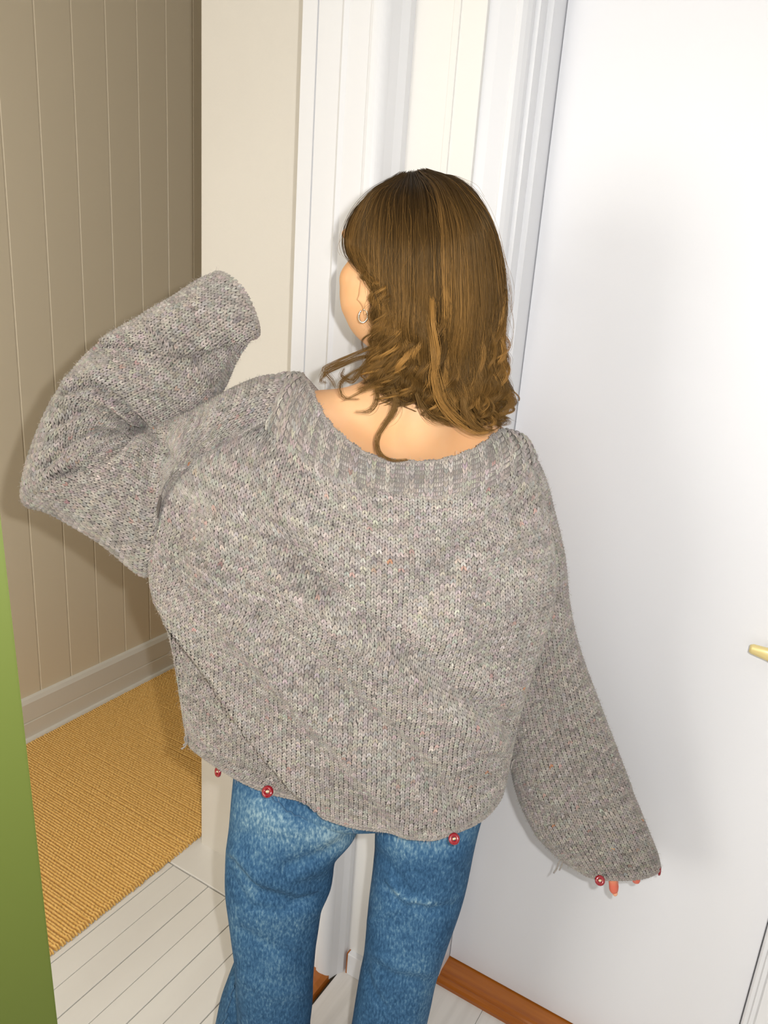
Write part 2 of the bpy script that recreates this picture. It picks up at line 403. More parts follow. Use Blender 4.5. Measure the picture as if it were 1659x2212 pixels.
def fold(G, folds, FA=1.0):
    n = grid_normals(G); px = proj(G)
    face = ((CAMP - G) * n).sum(2) / (np.linalg.norm(CAMP - G, axis=2) + 1e-9)
    wgt = np.clip(face * 3 + .2, 0, 1)
    disp = np.zeros(G.shape[:2])
    for kind, poly, wd, amp in folds:
        r, s = seg_dist(px, poly)
        if kind == 'g': disp += FA * amp * np.exp(-(r / wd) ** 2)
        else:   # 'step': sharp on the positive side, easing back over wd
            disp += amp * np.where(s > 0, np.exp(-(r / wd) ** 1.2), 0) * np.clip(r / 7, 0, 1) 
            disp += -amp * .35 * np.where(s <= 0, np.exp(-(r / (wd * .6)) ** 2), 0)
    # soft random creasing
    return G + n * (disp * wgt)[..., None]
def smooth_noise(x, y, seed=0, oct=3):
    v = 0
    r = np.random.default_rng(seed)
    for o in range(oct):
        for _ in range(4):
            a = r.uniform(0, 2 * PI); f = 2 ** o * r.uniform(.7, 1.3); v = v + np.sin(f * (x * math.cos(a) + y * math.sin(a)) + r.uniform(0, 6.28)) / (2 ** o * 2.2)
    return v

WALE, ROW = .0068, .0052
ring_ang = None
def knit(G, k0, wale=WALE, row=ROW, cover=1.0, rib=0, seed=1, fuzz=3500, maxrows=400, bright=1.0, lift=1.0, cullfront=True):
    """G (nv,nu,3) closed rings, k0 = index of ring start (centre of the visible side). Returns V,F,col,matidx (ground + stitches + fuzz)"""
    r = np.random.default_rng(seed)
    nv, nu, _ = G.shape
    G = np.roll(G, -k0, axis=1)
    Gn = grid_normals(G)
    # ground
    gv = (G - Gn * .0014).reshape(-1, 3)
    i, j = np.meshgrid(np.arange(nv - 1), np.arange(nu), indexing='ij')
    gf = np.stack([i * nu + j, i * nu + (j + 1) % nu, (i + 1) * nu + (j + 1) % nu, (i + 1) * nu + j], -1).reshape(-1, 4)
    # rows: arc length averaged over rings near k0
    seg = np.linalg.norm(np.diff(G, axis=0), axis=2)
    seg = np.concatenate([seg[:, :nu // 5], seg[:, -nu // 5:]], 1).mean(1)
    cum = np.concatenate([[0], np.cumsum(seg)]); nr = min(maxrows, max(2, int(cum[-1] / row)))
    tv = np.interp(np.linspace(0, cum[-1], nr), cum, np.arange(nv))
    ii = np.minimum(tv.astype(int), nv - 2); ff = (tv - ii)[:, None, None]
    Rg = G[ii] * (1 - ff) + G[ii + 1] * ff; Rn = Gn[ii] * (1 - ff) + Gn[ii + 1] * ff
    half = nu // 2
    # arc length right (+) and left (-)
    ext = np.concatenate([Rg[:, -half:], Rg, ], 1)[:, :half + half + 1]   # indices -half..half
    extn = np.concatenate([Rn[:, -half:], Rn], 1)[:, :half + half + 1]
    sg = np.linalg.norm(np.diff(ext, axis=1), axis=2); cs = np.concatenate([np.zeros((nr, 1)), np.cumsum(sg, 1)], 1); cs -= cs[:, half:half + 1]
    K = int(max(-cs[:, 0].min(), cs[:, -1].max()) / wale) + 2
    ks = np.arange(-K, K + 1)
    N = np.zeros((nr, len(ks), 3)); NN = np.zeros_like(N); ok = np.zeros((nr, len(ks)), bool)
    for q in range(nr):
        s = ks * wale
        for c in range(3):
            N[q, :, c] = np.interp(s, cs[q], ext[q, :, c]); NN[q, :, c] = np.interp(s, cs[q], extn[q, :, c])
        ok[q] = (s > cs[q, 0] + wale * .3) & (s < cs[q, -1] - wale * .3)
    NN /= np.linalg.norm(NN, axis=2)[..., None] + 1e-12
    if cullfront:
        f = ((CAMP + np.array([0, 0, 0]) - N) * NN).sum(2) / np.linalg.norm(CAMP - N, axis=2)
        ok &= f > -.45
    U = np.zeros_like(N); U[:, 1:-1] = (N[:, 2:] - N[:, :-2]) / 2; Vv = np.gradient(N, axis=0)
    ln = np.linalg.norm(Vv, axis=2); lim = row * 2.2
    Vv = Vv * np.minimum(1, lim / (ln + 1e-9))[..., None]
    ul = np.linalg.norm(U, axis=2); ok[:, 1:-1] &= (ul[:, 1:-1] > wale * .3)
    qj, qk = np.nonzero(ok)
    C0, U0, V0, N0 = N[qj, qk], U[qj, qk], Vv[qj, qk], NN[qj, qk]
    n = len(qj)
    # colour of each stitch: marled, clustered
    rx, ry = qk * .30, qj * .22
    base_t = .5 + .05 * smooth_noise(rx * .35, ry * 2.0, seed) + .09 * smooth_noise(rx * .8, ry * 5.5, seed + 5) + r.normal(0, .13, n)
    base_t = np.clip(base_t, 0, 1)[:, None]
    dark, lite = np.array([.180, .162, .149]), np.array([.49, .445, .405])
    colr = dark * (1 - base_t) + lite * base_t
    hue = r.normal(0, .035, (n, 3)); colr = colr * (1 + hue)
    fl_ = r.random(n); colr[fl_ < .0007] = (.42, .20, .11); colr[(fl_ > .0018) & (fl_ < .008)] *= (1.12, .86, .84); colr[fl_ > .985] = colr[fl_ > .985] * 1.12 + .02
    colr *= bright
    Vs, Fs, Cs = [], [], []
    na = 4; A = np.linspace(0, PI, na)
    ribph = (qk % 4) < 2 if rib else None
    offs = np.zeros(n)
    if rib: offs = np.where(ribph, .0011, -.0006)
    jit = r.normal(0, .05, (n, 2, 2))
    base_i = 0
    for si, sgn in enumerate((-1, 1)):
        cl = np.array([[.05, -.62, -.0006], [.17, -.2, .0010], [.31, .25, .0013], [.42, .72, -.0004]]); rad = np.array([.12, .205, .215, .13])
        ringsV = []
        for m in range(4):
            cx = sgn * cl[m, 0] + jit[:, si, 0]; cy = cl[m, 1] + jit[:, si, 1]
            if rib:   # purl columns: bumps lying across
                cxp = sgn * (.05 + .14 * m); cyp = np.full(n, [.0, .22, .22, -.02][m])
                cx = np.where(ribph, cx, cxp); cy = np.where(ribph, cy, cyp)
            ctr = C0 + U0 * cx[:, None] + V0 * cy[:, None] + N0 * (cl[m, 2] * lift + offs)[:, None]
            # direction across the leg
            for a in A:
                if rib:
                    acr = np.where(ribph[:, None], U0 * rad[m] * 1.1 * math.cos(a), V0 * rad[m] * 1.85 * math.cos(a))
                else: acr = U0 * rad[m] * math.cos(a) + V0 * (-sgn) * rad[m] * .35 * math.cos(a)
                ringsV.append(ctr + acr + N0 * (math.sin(a) * rad[m] * wale * .95 - .0004))
        Vl = np.stack(ringsV, 1)                   # n, 16, 3
        idx = base_i + np.arange(n)[:, None, None] * (4 * na)
        fq = np.array([[(m * na + a, m * na + a + 1, (m + 1) * na + a + 1, (m + 1) * na + a)] for m in range(3) for a in range(na - 1)])[:, 0]
        Fs.append((idx + fq[None]).reshape(-1, 4)); Vs.append(Vl.reshape(-1, 3))
        cc = colr * (1 + r.normal(0, .09, (n, 1))); Cs.append(np.repeat(cc, 4 * na, 0)); base_i += n * 4 * na
    # fuzz fibres
    if fuzz:
        pk = r.integers(0, n, fuzz); c = C0[pk] + U0[pk] * r.uniform(-.5, .5, (fuzz, 1))
        d = r.normal(0, 1, (fuzz, 3)); d -= N0[pk] * (d * N0[pk]).sum(1)[:, None]; d /= np.linalg.norm(d, axis=1)[:, None]
        L = r.uniform(.004, .012, (fuzz, 1)); wv = np.cross(d, N0[pk]) * .00012
        p0 = c; p1 = c + d * L * .5 + N0[pk] * L * r.uniform(.25, .55, (fuzz, 1)); p2 = c + d * L * .9 + N0[pk] * L * r.uniform(.2, .6, (fuzz, 1))
        Vf = np.stack([p0 - wv, p0 + wv, p1 - wv, p1 + wv, p2 - wv * .5, p2 + wv * .5], 1).reshape(-1, 3)
        idx = base_i + np.arange(fuzz)[:, None, None] * 6
        Fs.append((idx + np.array([[0, 1, 3, 2], [2, 3, 5, 4]])[None]).reshape(-1, 4)); Vs.append(Vf); Cs.append(np.repeat(np.clip(colr[pk] * 1.5, 0, .8), 6, 0)); base_i += fuzz * 6
    SV = np.concatenate(Vs); SF = np.concatenate(Fs); SC = np.concatenate(Cs)
    V = np.concatenate([gv, SV]); F = np.concatenate([gf, SF + len(gv)]); C = np.concatenate([np.full((len(gv), 3), .2), SC])
    mi = np.concatenate([np.zeros(len(gf), int), np.ones(len(SF), int)])
    return V, F, C, mi

# ---------- torso of the sweater: rings from neckband seam to hem, (L, b1, b2, b3, R) in view plus three front points
def ring8(L, b1, b2, b3, R, hf, dz=0.0):
    """each (px,py,h); front points at distance hf"""
    l, r_ = P(*L), P(*R); mid = (l + r_) / 2
    fwd = np.array([HEAD[0], HEAD[1], 0])
    hm = (L[2] + R[2]) / 2
    f = [r_ * .78 + l * .22, mid, l * .78 + r_ * .22]
    ext = [hf * .8, hf, hf * .8]
    f = [q + fwd * e + np.array([0, 0, dz * (1 if i == 1 else .7)]) for i, (q, e) in enumerate(zip(f, ext))]
    return np.array([P(*b2), P(*b3), r_, f[0], f[1], f[2], l, P(*b1)])
TR = [
 ((568, 898, 1.015), (690, 1012, .945), (855, 1076, .925), (1010, 1062, .93), (1140, 1000, 1.00), .13, -.01),
 ((480, 948, 1.015), (665, 1060, .93), (855, 1120, .905), (1025, 1105, .915), (1166, 1050, 1.00), .14, 0),
 ((392, 1008, 1.01), (630, 1120, .915), (855, 1180, .888), (1040, 1165, .90), (1184, 1120, .99), .15, 0),
 ((345, 1090, 1.01), (590, 1205, .905), (855, 1265, .878), (1050, 1250, .89), (1196, 1210, .99), .16, 0),
 ((325, 1180, 1.01), (575, 1300, .90), (850, 1360, .872), (1050, 1345, .885), (1195, 1290, .99), .17, 0),
 ((328, 1275, 1.01), (570, 1400, .898), (845, 1460, .872), (1045, 1440, .885), (1170, 1380, .99), .17, 0),
 ((364, 1365, 1.01), (580, 1490, .90), (840, 1550, .875), (1035, 1530, .885), (1138, 1465, .985), .165, 0),
 ((382, 1455, 1.01), (590, 1580, .905), (840, 1640, .882), (1020, 1620, .890), (1115, 1550, .98), .16, 0),
 ((394, 1535, 1.01), (600, 1665, .912), (840, 1722, .893), (1010, 1700, .900), (1100, 1620, .98), .15, 0),
 ((404, 1592, 1.01), (610, 1716, .922), (840, 1776, .905), (1000, 1770, .910), (1090, 1672, .98), .14, 0),
 ((412, 1610, 1.008), (612, 1736, .928), (840, 1798, .912), (985, 1800, .915), (1084, 1698, .98), .13, 0),
]
ctrl = np.array([ring8(*t) for t in TR])
rings = np.array([cr_closed(c, 360) for c in ctrl]); G = cr_open(rings, 300)
torso_folds = [
 ('step', [(372, 1352), (412, 1405), (455, 1462), (500, 1535), (560, 1615), (605, 1668), (650, 1718)], 60, -.021),
 ('g', [(560, 900), (640, 1010), (740, 1110), (850, 1160)], 34, -.006),
 ('g', [(600, 1010), (700, 1150), (760, 1300)], 45, .004),
 ('g', [(1120, 1090), (1030, 1150), (930, 1260), (880, 1330)], 34, -.0055),
 ('g', [(620, 1170), (700, 1260), (800, 1350), (900, 1420), (1010, 1510), (1100, 1570)], 26, -.0075),
 ('g', [(600, 1240), (700, 1330), (800, 1420), (930, 1510), (1070, 1600)], 26, .005),
 ('g', [(560, 1330), (680, 1440), (800, 1550), (900, 1650), (990, 1740)], 24, -.0065),
 ('g', [(520, 1370), (620, 1480), (740, 1610), (830, 1710), (880, 1780)], 26, .005),
 ('g', [(1170, 1160), (1080, 1240), (1040, 1330), (1060, 1420)], 30, -.004),
 ('g', [(480, 1110), (470, 1230), (500, 1340)], 40, .005),
 ('g', [(400, 1090), (380, 1180), (390, 1270)], 22, -.004),
 ('g', [(860, 1100), (860, 1200)], 70, .004),
]
G = fold(G, torso_folds, 2.4)
# hem undulation
tv = np.linspace(0, 1, 300)[:, None]; uu = np.linspace(0, 2 * PI, 360, endpoint=False)[None]
G[..., 2] += (np.clip((tv - .85) / .15, 0, 1) ** 2) * .0025 * np.sin(uu * 9 + 1)
V, F, C, mi = knit(G, 0, seed=3, fuzz=13000)
sweater = obj('sweater', np_mesh('sweater', V, F, True, C, mi), [m_yarnbase, m_yarn], person, label='oversized grey marled knitted sweater')
hem_curve = G[-1]; torso_top = G[0]

# ---------- neckband
fw = np.array([HEAD[0], HEAD[1], 0])
def loop(pts, front):
    L = [P(*p) for p in pts] + [P(*p) for p in front]
    return cr_closed(np.array(L), 360)
out_ = loop([(855, 1080, .921), (1010, 1064, .927), (1142, 1004, .990)], [(1150, 985, 1.05), (1080, 1030, 1.13), (860, 1060, 1.16), (660, 930, 1.13), (578, 850, 1.07)][:5])
# explicit loops: start centre back, go right, round the front, come back on the left
o_pts = [(855, 1080, .921), (950, 1078, .920), (1050, 1052, .935), (1140, 1002, .985), (1150, 985, 1.05), (1060, 1020, 1.13), (860, 1050, 1.16), (680, 960, 1.14), (575, 840, 1.08), (566, 896, 1.012), (625, 966, .975), (690, 1016, .945), (770, 1060, .928)]
m_pts = [(858, 1036, .935), (950, 1036, .934), (1045, 1010, .948), (1120, 962, .99), (1128, 945, 1.05), (1050, 985, 1.13), (860, 1015, 1.16), (700, 930, 1.14), (612, 815, 1.08), (612, 842, 1.012), (662, 930, .975), (720, 985, .95), (790, 1020, .940)]
i_pts = [(860, 998, .950), (945, 997, .950), (1025, 972, .965), (1078, 935, 1.0), (1085, 930, 1.05), (1030, 960, 1.12), (870, 990, 1.14), (740, 900, 1.13), (655, 812, 1.08), (664, 830, 1.02), (702, 905, .985), (752, 955, .965), (800, 985, .955)]
e_pts = [(x, y + 6, h + .012) for x, y, h in i_pts]
NR = [np.array([P(*p) for p in q]) for q in (o_pts, m_pts, i_pts, e_pts)]
Gb = cr_open(np.array([cr_closed(q, 360) for q in NR]), 60)
V, F, C, mi = knit(Gb, 0, seed=9, rib=1, row=.0054, wale=.0062, fuzz=2500, cullfront=False)
obj('neckband', np_mesh('neckband', V, F, True, C, mi), [m_ribbase, m_yarn], sweater, label='wide ribbed neckband of the sweater')

# ---------- sleeves
def ring_from(A_, B_, thick, back=.5, n=64, squash=1.0, tw=0):
    """ring whose silhouette ends are points A_ and B_ (px,py,h); thick = extent along the view"""
    a, b = P(*A_), P(*B_); c = (a + b) / 2; e = (a - b) / 2
    v = c - CAMP; v /= np.linalg.norm(v); nrm = v
    t = np.linspace(0, 2 * PI, n, endpoint=False)
    ct, st = np.cos(t), np.sin(t)
    ctp = np.sign(ct) * np.abs(ct) ** .85; stp = np.sign(st) * np.abs(st) ** .85
    ring = c + e * ctp[:, None] - nrm * (thick / 2) * stp[:, None]
    return ring
LS = [  # inner/upper outline, outer/lower outline, thickness
 ((640, 812, 1.06), (585, 915, 1.03), .07),
 ((574, 812, 1.055), (560, 925, 1.03), .09),
 ((512, 834, 1.055), (478, 965, 1.03), .11),
 ((455, 865, 1.06), (392, 1030, 1.03), .125),
 ((402, 893, 1.065), (330, 1130, 1.04), .135),
 ((355, 912, 1.075), (318, 1245, 1.04), .14),
 ((325, 920, 1.085), (215, 1172, 1.05), .14),
 ((306, 924, 1.09), (110, 1110, 1.06), .14),
 ((296, 924, 1.095), (52, 1088, 1.07), .14),
 ((292, 920, 1.10), (50, 1030, 1.075), .14),
 ((296, 914, 1.10), (78, 940, 1.08), .14),
 ((312, 925, 1.105), (120, 852, 1.085), .14),
 ((365, 938, 1.11), (178, 775, 1.08), .135),
 ((440, 905, 1.11), (240, 722, 1.075), .13),
 ((484, 838, 1.10), (310, 680, 1.065), .125),
 ((506, 785, 1.08), (375, 640, 1.055), .115),
 ((524, 745, 1.06), (425, 607, 1.045), .105),
 ((533, 731, 1.06), (463, 589, 1.04), .090),
]
rr = np.array([ring_from(a, b, t, n=240) for a, b, t in LS])
# push the last rings outwards so that the opening bulges to the right
def bulge(rr, idx, vec, n=240):
    t = np.linspace(0, 2 * PI, n, endpoint=False); rr[idx] += np.outer(np.clip(np.sin(t), 0, 1) ** 1.0, vec)
s = m_per_px(1.05)
right = M @ np.array([1, 0, 0]); down = M @ np.array([0, 1, 0])
bulge(rr, -1, right * 38 * s - down * 0 * s); bulge(rr, -2, right * 30 * s); bulge(rr, -3, right * 12 * s)
Gl = cr_open(rr, 320)
lf = [
 ('step', [(240, 742), (290, 744), (345, 760), (400, 770), (470, 746), (550, 726)], 60, -.013),
 ('g', [(130, 850), (190, 835), (245, 850), (290, 900), (305, 920)], 9, -.007),
 ('g', [(130, 870), (190, 855), (240, 870), (280, 905)], 10, .006),
 ('g', [(110, 925), (165, 892), (225, 885), (275, 915)], 9, -.007),
 ('g', [(110, 945), (165, 915), (225, 905), (268, 925)], 9, .005),
 ('g', [(95, 1010), (150, 960), (210, 935), (262, 932)], 9, -.007),
 ('g', [(110, 1025), (170, 985), (230, 955), (275, 935)], 10, .005),
 ('g', [(300, 918), (240, 985), (190, 1010), (120, 1030)], 8, -.008),
 ('g', [(100, 1060), (200, 1030), (310, 975)], 16, .006),
 ('g', [(300, 916), (345, 950), (372, 1000)], 10, -.005),
 ('g', [(410, 890), (440, 930), (430, 980)], 18, -.003),
 ('g', [(150, 830), (230, 800), (330, 830), (400, 880)], 18, .005),
 ('g', [(260, 800), (330, 810), (420, 800)], 16, -.003),
 ('g', [(340, 700), (420, 680), (500, 690)], 30, .006),
]
Gl = fold(Gl, lf, 1.45)
V, F, C, mi = knit(Gl, 60, seed=21, fuzz=7000, bright=.99)
obj('sleeve', np_mesh('sleeve', V, F, True, C, mi), [m_yarnbase, m_yarn], sweater, label='left sleeve, bent up with the cuff covering the hand')

RS = [
 ((1085, 1010, 1.04), (1135, 955, 1.05), .06),
 ((1075, 1110, 1.04), (1172, 1020, 1.05), .11),
 ((1070, 1220, 1.045), (1197, 1105, 1.055), .13),
 ((1080, 1330, 1.05), (1219, 1205, 1.06), .14),
 ((1090, 1440, 1.05), (1230, 1310, 1.065), .145),
 ((1098, 1540, 1.05), (1252, 1405, 1.07), .145),
 ((1101, 1630, 1.055), (1290, 1510, 1.075), .14),
 ((1118, 1715, 1.06), (1326, 1605, 1.08), .135),
 ((1152, 1790, 1.065), (1362, 1700, 1.08), .125),
 ((1192, 1838, 1.07), (1396, 1785, 1.08), .115),
 ((1222, 1862, 1.07), (1418, 1840, 1.08), .105),
 ((1252, 1874, 1.07), (1426, 1872, 1.08), .095),
]
rr = np.array([ring_from(a, b, t, n=240) for a, b, t in RS])
bulge(rr, -1, down * 30 * s + right * 0 * s); bulge(rr, -2, down * 16 * s); bulge(rr, -3, down * 5 * s)
Gr = cr_open(rr, 260)
rf = [
 ('g', [(1160, 1715), (1230, 1745), (1290, 1738), (1350, 1700)], 9, .0045),
 ('g', [(1150, 1735), (1230, 1768), (1300, 1760), (1370, 1720)], 12, -.005),
 ('g', [(1130, 1430), (1180, 1560), (1260, 1700), (1330, 1830)], 30, -.005),
 ('g', [(1190, 1380), (1250, 1520), (1320, 1680)], 28, .004),
 ('g', [(1190, 1100), (1185, 1200), (1200, 1280)], 20, -.004),
 ('g', [(1170, 1800), (1240, 1830), (1320, 1850)], 16, .003),
]
Gr = fold(Gr, rf, 1.4)
V, F, C, mi = knit(Gr, 60, seed=33, fuzz=9000, bright=.93)
obj('sleeve', np_mesh('sleeve', V, F, True, C, mi), [m_yarnbase, m_yarn], sweater, label='right sleeve, hanging down with only fingertips showing')

# ---------- edging loops, raglan seams, loose yarn
def project_onto(px, py, grids, off=.003):
    """nearest visible grid point to a pixel, pushed out along its normal"""
    best = None
    for g in grids:
        q = proj(g); n = grid_normals(g); f = ((CAMP - g) * n).sum(2) > 0
        d = np.linalg.norm(q - np.array([px, py]), axis=2) + np.where(f, 0, 1e6); i = np.unravel_index(d.argmin(), d.shape)
        dep = np.linalg.norm(g[i] - CAMP)
        if d[i] < 9 and (best is None or dep < best[0]): best = (dep, g[i] + n[i] * off, n[i])
    if best is None:
        for g in grids:
            q = proj(g); d = np.linalg.norm(q - np.array([px, py]), axis=2); i = np.unravel_index(d.argmin(), d.shape)
            if best is None or d[i] < best[0]: best = (d[i], g[i] + grid_normals(g)[i] * off, grid_normals(g)[i])
    return best[1], best[2]
def braid(name, pts, rad, amp, pitch, mat_, parent, label=None, closed=False, tint=(.31, .28, .255)):
    pts = np.asarray(pts); L = np.concatenate([[0], np.cumsum(np.linalg.norm(np.diff(pts, axis=0), axis=1))])
    n = max(8, int(L[-1] / pitch * 10)); sL = np.linspace(0, L[-1], n)
    Q = np.stack([np.interp(sL, L, pts[:, c]) for c in range(3)], 1); T = np.gradient(Q, axis=0); T /= np.linalg.norm(T, axis=1)[:, None]
    view = Q - CAMP; view /= np.linalg.norm(view, axis=1)[:, None]; S = np.cross(T, view); Vs, Fs, b = [], [], 0
    for ph in (0, PI):
        q = Q + S * (np.sin(sL / pitch * 2 * PI + ph) * amp)[:, None] - view * (np.cos(sL / pitch * 2 * PI * 1.0 + ph) * amp * .6)[:, None]
        v, f = tube(q, np.full(len(q), rad), 6); Vs.append(v); Fs.append(f + b); b += len(v)
    V = np.concatenate(Vs); t = np.array(tint) * (1 + rng.normal(0, .15, (len(V), 1)))
    kw = {'label': label} if label else {}
    return obj(name, np_mesh(name, V, np.concatenate(Fs), True, t), mat_, parent, **kw)
grids = [G, Gl, Gr]
def dens(poly, n=40):
    poly = np.array(poly, float); L = np.concatenate([[0], np.cumsum(np.linalg.norm(np.diff(poly, axis=0), axis=1))]); s_ = np.linspace(0, L[-1], n)
    return np.stack([np.interp(s_, L, poly[:, 0]), np.interp(s_, L, poly[:, 1])], 1)
sp = [project_onto(x, y, [G, Gl], .0006)[0] for x, y in dens([(572, 905), (520, 935), (470, 965), (420, 995), (388, 1015)], 24)]
sp = np.array(sp)
for _ in range(12): sp[1:-1] = (sp[:-2] + sp[1:-1] * 2 + sp[2:]) / 4
braid('raglan_seam', sp, .0014, .0016, .009, m_yarn, sweater, 'pale raised seam between left sleeve and back', tint=(.44, .40, .37))
idx = [i for i in range(360)]
nk = cr_closed(NR[2], 300); braid('neck_edging', np.concatenate([nk, nk[:1]]), .0017, .0014, .010, m_yarn, sweater)
braid('hem_edging', np.concatenate([hem_curve, hem_curve[:1]]) + np.array([0, 0, .001]), .0017, .0018, .010, m_yarn, sweater)
braid('cuff_edging', np.concatenate([Gr[-1], Gr[-1][:1]]), .0016, .0016, .009, m_yarn, sweater, tint=(.28, .25, .23))
braid('cuff_edging', np.concatenate([Gl[-1], Gl[-1][:1]]), .0014, .0014, .009, m_yarn, sweater, tint=(.28, .25, .23))
up_row = G[288]
braid('hem_stitching', np.concatenate([up_row[300:], up_row[:80]]) , .0011, .0012, .012, m_yarn, sweater, 'row of raised stitching above the hem', tint=(.40, .36, .33))
def yarn_end(pts, rad=.0013):
    q = cr_open(np.array([P(*p) for p in pts]), 18); v, f = tube(q, np.full(18, rad), 6)
    return v, f
Vs, Fs, b = [], [], 0
for pts in ([(403, 1590, 1.0), (404, 1602, 1.0), (400, 1612, 1.0), (392, 1618, 1.0)], [(405, 1586, 1.0), (399, 1594, 1.0), (401, 1604, 1.0), (396, 1610, 1.0)],
            [(1212, 1855, 1.06), (1206, 1866, 1.06), (1203, 1876, 1.06), (1196, 1886, 1.06)], [(1216, 1860, 1.06), (1213, 1870, 1.06), (1208, 1880, 1.06)],
            [(950, 1795, .915), (953, 1803, .912), (950, 1812, .91), (944, 1810, .91)], [(1112, 1640, .99), (1106, 1648, .99), (1104, 1660, .99)]):
    v, f = yarn_end(pts); obj('loose_yarn', np_mesh('loose_yarn', v, f, True, np.full((len(v), 3), (.32, .29, .265))), m_yarn, sweater)

# ---------- buttons
def button_mesh(R_=.0071):
    prof = [(.32, -.10), (.30, .12), (.42, .26), (.62, .34), (.86, .26), (1.0, .05), (.96, -.14), (.75, -.22), (.45, -.20)]
    n = 28; V = []; F = []
    for i in range(n):
        a = 2 * PI * i / n
        for r_, z in prof: V.append((r_ * R_ * math.cos(a), r_ * R_ * math.sin(a), z * R_))
    k = len(prof)
    for i in range(n):
        for j in range(k): F.append((i * k + j, ((i + 1) % n) * k + j, ((i + 1) % n) * k + (j + 1) % k, i * k + (j + 1) % k))
    me = np_mesh('button', V, F); me.materials.append(m_red); return me
bmsh = button_mesh()
v, f = tube([(-.0026, -.0009, -.0024), (-.001, -.0002, .0006), (.001, .0003, .0006), (.0026, .001, -.0024)], [.0013] * 4, 8); tmsh = np_mesh('thread', v, f); tmsh.materials.append(m_thread)
def put_button(px, py, nrm_img, h=None, sc=1.0):
    sc *= 1.17
    """nrm_img: facing direction in image axes (x right, y down, z away)"""
    c = P(px, py, h); nv_ = M @ np.array(nrm_img, float); q = Vector(nv_).to_track_quat('Z', 'Y')
    mw = Matrix.Translation(Vector(c)) @ q.to_matrix().to_4x4() @ Matrix.Scale(sc, 4)
    o = bpy.data.objects.new('button', bmsh); COL.objects.link(o); o.parent = sweater
    t_ = bpy.data.objects.new('button_thread', tmsh); 
    inv = Matrix.Translation(person.location).inverted()
    o.matrix_parent_inverse = inv @ Matrix.Identity(4)
    o.parent = sweater; o.matrix_parent_inverse = Matrix.Identity(4); o.matrix_basis = mw
    o['label'] = 'small glossy dark red button'
    t_.parent = sweater; COL.objects.link(t_); t_.matrix_basis = mw
put_button(471, 1667, (-.75, -.1, -.62), .985)
put_button(578, 1710, (-.15, -.45, -.88), .925, 1.05)
put_button(981, 1812, (.1, -.4, -.9), .902)
put_button(1071, 1714, (.93, -.15, -.3), .975, .95)
put_button(1296, 1902, (-.1, -.35, -.93), 1.005, .98)
put_button(1424, 1881, (.93, .1, -.3), 1.07, .98)

# ---------- jeans
def jring(L, R_, hb, hc, hf, sag=0):
    """hb: distance of back surface, hc: of the sides, hf: of the front; sag lowers the near side in px"""
    l, r_ = P(L[0], L[1], hc), P(R_[0], R_[1], hc)
    mx, my = (L[0] + R_[0]) / 2, (L[1] + R_[1]) / 2
    z = (l[2] + r_[2]) / 2
    mid = (l + r_) / 2; f2 = np.array([HEAD[0], HEAD[1], 0])
    back = mid - f2 * (hc - hb); fr = mid + f2 * (hf - hc)
    def mixp(a, b, t): return a * (1 - t) + b * t
    e = (r_ - l) / 2
    out = []
    for t in np.linspace(0, 2 * PI, 16, endpoint=False):
        c, s_ = math.cos(t), math.sin(t); c2 = math.copysign(abs(c) ** .9, c); s2 = math.copysign(abs(s_) ** .9, s_)
        out.append(mid + e * c2 - f2 * ((hc - hb) if s_ > 0 else (hf - hc)) * s2)
    return np.array(out)
def jeans_tube(rows, folds, ground=True, nv=150, nu=120):
    rg = [jring(*r_) for r_ in rows]
    if ground:
        last, prev = rg[-1], rg[-3]; c = last.mean(0); d = (c - prev.mean(0)); d = d / abs(d[2])
        n = 5; z0 = c[2]
        for i in range(1, n + 1):
            z = z0 + (.045 - z0) * i / n
            q = last + d * (z0 - z) * .6 + np.array([0, 0, 0]); q[:, 2] = z + (last[:, 2] - c[2]) * (1 - i / n); 
            cc = q.mean(0); sc = 1 + .12 * i / n; q[:, :2] = cc[:2] + (q[:, :2] - cc[:2]) * sc
            rg.append(q)
    g = cr_open(np.array([cr_closed(q, nu) for q in rg]), nv)
    return fold(g, folds)
hb0 = .935
LL = [((515, 1560), (800, 1560), .965, 1.03, 1.13), ((508, 1640), (800, 1640), .955, 1.03, 1.13), ((503, 1720), (795, 1720), .945, 1.025, 1.12), ((496, 1790), (776, 1790), .945, 1.02, 1.11),
      ((492, 1850), (728, 1850), .955, 1.02, 1.10), ((491, 1915), (714, 1915), .955, 1.02, 1.10), ((495, 1965), (694, 1965), .957, 1.02, 1.10),
      ((505, 2030), (685, 2030), .955, 1.02, 1.10), ((512, 2100), (679, 2100), .955, 1.02, 1.10), ((514, 2160), (675, 2160), .957, 1.02, 1.10), ((513, 2215), (668, 2215), .96, 1.02, 1.10)]
RL = [((790, 1560), (1075, 1560), .965, 1.03, 1.13), ((795, 1640), (1070, 1640), .955, 1.03, 1.13), ((806, 1720), (1050, 1720), .95, 1.03, 1.12), ((809, 1790), (1033, 1790), .95, 1.03, 1.11),
      ((803, 1860), (1018, 1850), .955, 1.03, 1.11), ((796, 1930), (998, 1930), .96, 1.03, 1.11), ((792, 2000), (976, 2000), .96, 1.03, 1.11),
      ((786, 2060), (957, 2060), .96, 1.03, 1.11), ((777, 2105), (944, 2105), .96, 1.03, 1.11), ((770, 2155), (934, 2155), .962, 1.03, 1.11), ((763, 2215), (921, 2215), .965, 1.03, 1.11)]
ST = [((520, 1560), (1068, 1560), .96, 1.035, 1.14), ((512, 1640), (1062, 1640), .95, 1.035, 1.14), ((520, 1700), (1045, 1700), .945, 1.03, 1.12), ((560, 1735), (1020, 1735), .96, 1.03, 1.10), ((660, 1752), (950, 1752), .985, 1.03, 1.07), ((750, 1760), (840, 1760), 1.01, 1.03, 1.045)]
